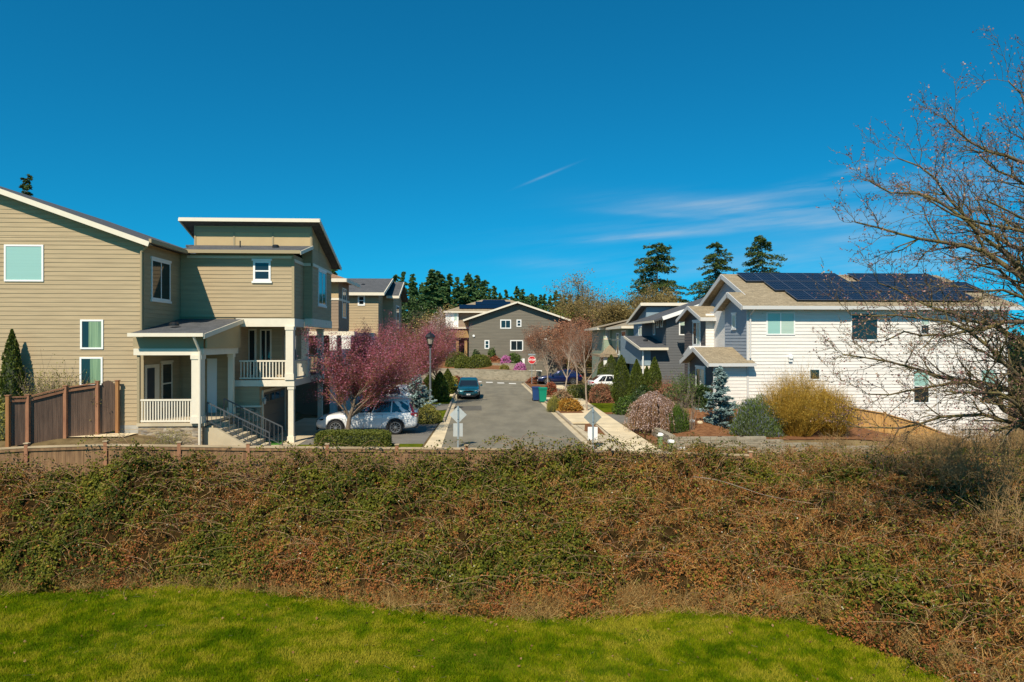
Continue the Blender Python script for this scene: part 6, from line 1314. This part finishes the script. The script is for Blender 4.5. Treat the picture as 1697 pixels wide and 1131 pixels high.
    # wheels
    for x in ax:
        for s in (-1, 1):
            w0 = s*(hw-.24); w1 = s*(hw-.015); w = MB()
            w.lathe((x, w0, wr), [(wr*.6, 0), (wr-.03, 0), (wr, s*.03), (wr, s*.19), (wr-.03, s*.225), (wr*.70, s*.225), (wr*.66, s*.19), (0.0, s*.17)], 28, axis='y'); wh = w.build('wheel', m_tyre, t, smooth=True)
            r = MB(); r.lathe((x, w0, wr), [(wr*.70, s*.222), (wr*.72, s*.234), (wr*.64, s*.232), (wr*.63, s*.2)], 28, axis='y'); r.lathe((x, w0, wr), [(.06, s*.2), (.055, s*.232), (0, s*.236)], 12, axis='y')
            for k in range(10):
                a = 2*pi*k/10; r.bar((x+.04*cos(a), w0+s*.222, wr+.04*sin(a)), (x+wr*.66*cos(a+.08), w0+s*.222, wr+wr*.66*sin(a+.08)), .02, .03, up=(0, 1, 0))
            r.build('rim', m_rim, wh)
    for s in (-1, 1):
        a = MB()
        for x in ax:
            for k in range(12):
                q0, q1 = pi*k/12-.05, pi*(k+1)/12-.05; rr_ = wr+.075; a.bar((x+cos(q0)*rr_, s*(hw-.012), wr+sin(q0)*rr_), (x+cos(q1)*rr_, s*(hw-.012), wr+sin(q1)*rr_), .04, .035, up=(0, 1, 0))
        a.bar((ax[0]+wr+.04, s*(hw-.02), .27), (ax[1]-wr-.04, s*(hw-.02), .27), .05, .09)
        a.build('wheel_arch_trim', m_plast, t)
    # lamps, grille, bumper, plate, mirrors
    for s in (-1, 1):
        l = MB(); l.prism([(h-.42, s*hw*.93, .475*H), (h-.12, s*hw*.78, .45*H), (h-.05, s*hw*.55, .44*H), (h-.05, s*hw*.55, .39*H), (h-.06, s*hw*.80, .38*H), (h-.40, s*hw*.955, .425*H)], (.035, s*.02, 0)); l.build('headlight', (m_head if kind != 'suv' else m_carglass), t)
        l = MB(); l.prism([(-h+.015, s*hw*.72, .60*H), (-h+.10, s*hw*.925, .62*H), (-h+.34, s*hw*.985, .60*H), (-h+.30, s*hw*.99, .54*H), (-h+.05, s*hw*.90, .50*H), (-h-.005, s*hw*.74, .52*H)], (-.03, s*.015, 0))
        if kind == 'suv': l.prism([(-h+.13, s*hw*.895, .62*H), (-h+.27, s*hw*.93, .62*H), (-h+.42, s*hw*.80, .88*H), (-h+.34, s*hw*.79, .88*H)], (0, s*.02, 0))
        l.build('tail_lamp', m_tail, t)
        mr = MB(); mr.box(h*.33, h*.33+.17, s*(hw+.03), s*(hw+.20), bl+.0, bl+.15); mr.box(h*.35, h*.35+.06, s*(hw-.10), s*(hw+.04), bl+.0, bl+.05); mr.build('mirror', pm, t, bevel=.02)
        f = MB(); f.prism([(h-.06, s*hw*.76, .33), (h-.02, s*hw*.55, .33), (h-.02, s*hw*.55, .43), (h-.05, s*hw*.76, .45)], (.03, 0, 0)); f.build('fog_lamp_recess', m_plast, t)
        dh = MB()
        for x in (-h*.22, h*.12): dh.bar((x, s*(hw*.985), bl-.13), (x+.2, s*(hw*.985), bl-.13), .03, .03)
        dh.build('door_handle', pm, t)
    g = MB(); g.prism([(h-.012, -.42, .36*H), (h-.012, .42, .36*H), (h-.03, .48, .395*H), (h-.06, .30, .43*H), (h-.06, -.30, .43*H), (h-.03, -.48, .395*H)], (.03, 0, 0)); g.build('grille', m_grille, t)
    g = MB(); g.box(h-.06, h+.012, -hw*.62, hw*.62, .24, .34); g.box(-h-.005, -h+.2, -hw*.75, hw*.75, .28, .36); g.build('bumper_lip', m_plast, t)
    g = MB(); g.box(h+.013, h+.03, -.18, .18, .36, .48); g.build('number_plate', m_white, t)
    g = MB()
    for s in (-1, 1):   # door seams, sill and roof rails
        for x in (-h*.30, h*.06, h*.37): g.bar((x, s*(hw*.997), .36), (x-.03, s*(hw*.975), bl-.05), .012, .012)
    g.build('door_seam', m_plast, t)
    if kind == 'suv':
        g = MB()
        for s in (-1, 1): g.bar((tx0+.15, s*wtp*.92, H-.02), (tx1-.25, s*wtp*.92, H-.02), .035, .04)
        g.build('roof_rail', m_galv, t)
    t.location = loc; t.rotation_euler = (0, 0, rz); return t
m_carwhite = paint('car_paint_white', (.74, .74, .73), .25, 0); m_carteal = paint('car_paint_teal', (.012, .10, .13), .25, .35); m_carblue = paint('car_paint_blue', (.006, .012, .07), .22, .3)
xa, xb = sx(521, 34.3), sx(690, 34.3)
car('parked_car', 'white estate car seen side on behind the clipped hedge, dappled by the plum tree', ((xa+xb)/2, 35.3, .02), pi+radians(2), xb-xa, 1.96, 1.78, m_carwhite, 'suv')
car('parked_car', 'second white car further back, only roof and tail showing above the nearer one', (sx(700, 46.5)-2.5, 47.6, .07), pi, 4.7, 1.85, 1.66, m_carwhite, 'cross')
car('parked_car', 'teal crossover facing the viewer at the left kerb', (sx(776.5, 56), 57.0, .012), -pi/2, 4.55, 1.87, 1.66, m_carteal, 'cross')
car('parked_car', 'blue crossover side on behind the slim street trees', (sx(928, 73), 73.4, .05), pi, 4.75, 1.9, 1.62, m_carblue, 'cross')
car('parked_car', 'white car behind the mottled hedge by the arborvitae', (sx(974, 62)+2.4, 61.5, .1), 0, 4.8, 1.88, 1.58, m_carwhite, 'cross')

# ------------------------------------------------------------------ BINS, SIGNS, LAMP, MARKERS
def bin_(label, x, y, col, lidc, hh, group):
    t = thing('wheelie_bin', label, 'bin', (x, y, .02), group); w = MB()
    V = [(x+sx_*a, y+sy_*b, z) for (a, b, z) in ((.24, .28, .1), (.29, .35, hh-.12), (.315, .375, hh-.11), (.315, .375, hh-.03)) for sx_, sy_ in ((-1, -1), (1, -1), (1, 1), (-1, 1))]
    w.add(V, [(k*4+i, k*4+(i+1) % 4, (k+1)*4+(i+1) % 4, (k+1)*4+i) for k in range(3) for i in range(4)]+[(3, 2, 1, 0), (12, 13, 14, 15)]); w.build('body', M('bin_plastic', col, .45), t)
    l = MB(); l.prism([(x-.33, y-.41, hh-.028), (x+.33, y-.41, hh-.028), (x+.33, y-.36, hh+.03), (x+.33, y+.1, hh+.07), (x+.33, y+.4, hh+.02), (x-.33, y+.4, hh+.02), (x-.33, y+.1, hh+.07), (x-.33, y-.36, hh+.03)][:4]+[(x-.33, y-.36, hh+.03)], (0, 0, .001)) if False else None
    vs = [(x+s*.33, y+b, z) for s in (-1, 1) for b, z in ((-.41, hh-.028), (-.41, hh+.015), (0, hh+.075), (.38, hh+.03), (.38, hh-.028))]
    l = MB(); l.add(vs, [(4, 3, 2, 1, 0), (5, 6, 7, 8, 9)]+[(i, (i+1) % 5, 5+(i+1) % 5, 5+i) for i in range(5)]); l.build('lid', M('bin_lid', lidc, .4), t, bevel=.01)
    for s in (-1, 1): q = MB(); q.lathe((x+s*.25, y+.3, .12), [(0, -.02), (.11, -.02), (.11, .03), (0, .03)], 14); q = MB(); q.tube((x+s*.25-.025, y+.32, .13), (x+s*.25+.025, y+.32, .13), .12, n=16); q.build('wheel', m_tyre, t)
    q = MB(); q.tube((x-.22, y+.44, hh-.03), (x+.22, y+.44, hh-.03), .017); q.build('handle', m_plast, t); return t
bin_('dark blue wheelie bin at the right kerb, behind the green one', sx(888.5, 53.2), 53.3, (.012, .05, .17), (.012, .045, .15), 1.07, 'wheelie bins at the kerb')
bin_('green wheelie bin at the right kerb, in front of the blue one', sx(899.5, 51.9), 52.0, (.0, .22, .13), (.0, .25, .15), 1.1, 'wheelie bins at the kerb')
for px, pyc, Y, lab, pc, h0, h1, dm, rm in ((759, 688, 30.2, 'diamond road-end sign seen from behind at the left side of the road', m_galv, 702, 724, m_signback, m_signback), (982.5, 692, 28.9, 'diamond sign with white panel below, seen from behind at the right side of the road', m_galv, 708, 730, m_signdark, m_white)):
    x, y = sx(px, Y), Y; zc = sz(px, pyc, Y); t = thing('road_sign', lab, 'road sign', (x, y, 0), 'signs seen from behind at the road end')
    m = MB(); m.box(x-.03, x+.03, y-.03, y+.03, 0, zc+.40); m.build('post', pc, t)
    d = .385; m = MB(); m.prism([(x, y+.035, zc-d), (x+d, y+.035, zc), (x, y+.035, zc+d), (x-d, y+.035, zc)], (0, .006, 0)); m.build('diamond_panel', dm, t, bevel=.002)
    z0, z1 = sz(px, h1, Y), sz(px, h0, Y); m = MB(); m.box(x-.21, x+.21, y+.034, y+.04, z0, z1); m.build('lower_panel', rm, t)
    m = MB(); [m.tube((x, y-.036, z), (x, y-.028, z), .02) for z in (zc-.2, zc+.2)]; m.build('bolt', m_black, t)
# stop sign with its word
x, y = sx(881.5, 72.3), 72.3; zc = sz(881.5, 597, y); t = thing('stop_sign', 'red octagonal STOP sign at the far right corner', 'stop sign', (x, y, .1))
m = MB(); m.tube((x, y, .1), (x, y, zc+.72), .035); m.build('post', m_galv, t)
oc = lambda r: [(x+r*cos(pi/8+k*pi/4), y-.05, zc+r*sin(pi/8+k*pi/4)) for k in range(8)]
m = MB(); m.prism(oc(.44), (0, .006, 0)); m.build('border', m_white, t)
m = MB(); m.prism([(a, b-.006, c) for a, b, c in oc(.405)], (0, .005, 0)); m.build('face', m_red, t)
cv = bpy.data.curves.new('lettering', 'FONT'); cv.body = 'STOP'; cv.size = .31; cv.align_x = 'CENTER'; cv.align_y = 'CENTER'; cv.extrude = .003; cv.offset = .008
lt_ = bpy.data.objects.new('lt', cv); COL.objects.link(lt_); bpy.context.view_layer.update(); me_ = bpy.data.meshes.new_from_object(lt_.evaluated_get(bpy.context.evaluated_depsgraph_get())); bpy.data.objects.remove(lt_)
lo_ = bpy.data.objects.new('lettering', me_); COL.objects.link(lo_); me_.materials.append(m_white); lo_.parent = t; lo_.location = (0, -.062, zc-.1); lo_.rotation_euler = (pi/2, 0, 0)
m = MB(); m.box(x-.38, x+.38, y-.01, y+.01, zc+.5, zc+.66); m.build('name_plate', m_galv, t)
# street lamp
Y = 44.0; x = sx(713, Y); zt = sz(713, 549, Y); t = thing('street_lamp', 'black lantern street lamp on a tall grey pole beside the plum trees', 'street lamp', (x, Y, .05))
m_pole = M('lamp_pole', (.16, .165, .17), .5, metal=.3)
m = MB(); m.lathe((x, Y, .05), [(.16, 0), (.16, .12), (.11, .5), (.075, .6), (.07, 2), (.062, zt-1.1)], 12); m.build('pole', m_pole, t, smooth=True)
m = MB(); m.lathe((x, Y, zt-1.06), [(.10, 0), (.12, .06), (.10, .12), (.19, .2), (.19, .23), (.0, .24)], 8); m.lathe((x, Y, zt-.42), [(.33, 0), (.34, .04), (.24, .2), (.10, .28), (.04, .34), (.02, .42), (0, .44)], 8); m.build('lantern_cap', m_black, t)
m = MB(); m.lathe((x, Y, zt-.83), [(.16, 0), (.26, .40), (0, .405)], 4 * 2); l = m.build('lantern_glass', M('lantern_glass', (.35, .30, .24), .2, coat=.5), t)
m = MB()
for k in range(4): a = pi/4+k*pi/2; m.bar((x+.165*cos(a), Y+.165*sin(a), zt-.84), (x+.275*cos(a), Y+.275*sin(a), zt-.42), .03, .03)
m.build('lantern_frame', m_black, t)
# utility marker posts with white caps by the block wall
m_mark = M('marker_green', (.16, .24, .09), .6, var=.15, vs=5)
for px, Y, zt_, zb_, lab in ((1094, 29.9, .50, -.4, 'green marker post with white cap, tallest, beside the pavement end'), (1112, 29.2, .30, -.5, 'second green marker post with white cap, right of the tallest'), (1132, 28.6, .08, -.7, 'low white-capped marker post against the block wall'), (1158, 28.0, -.12, -.8, 'lowest white-capped marker post beside the brambles')):
    x = sx(px, Y); t = thing('marker_post', lab, 'marker post', (x, Y, zb_), 'white-capped marker posts'); m = MB(); m.box(x-.085, x+.085, Y-.085, Y+.085, zb_, zt_); m.build('post', m_mark, t)
    m = MB(); V = [(x+a*s, Y+b*s, z) for z, s in ((zt_, .12), (zt_+.09, .12), (zt_+.13, .06)) for a, b in ((-1, -1), (1, -1), (1, 1), (-1, 1))]; m.add(V, [(k*4+i, k*4+(i+1) % 4, (k+1)*4+(i+1) % 4, (k+1)*4+i) for k in range(2) for i in range(4)]+[(3, 2, 1, 0), (8, 9, 10, 11)]); m.build('cap', m_white, t)
# stones and small white edging blocks in the bed
for i, (px, Y) in enumerate([(1147, 34.2), (1160, 33.9)]):
    X = sx(px, Y); z = float(gz(X, Y)); m = MB(); m.lathe((X, Y, z), [(.14, 0), (.15, .06), (.10, .12), (0, .14)], 7); o = m.build('garden_stone', m_white if i == 0 else m_concpale)
    tag(o, 'small white garden lamp base in the mulch left of the spruce' if i == 0 else 'flat pale stone in the mulch by the spruce', 'stone')
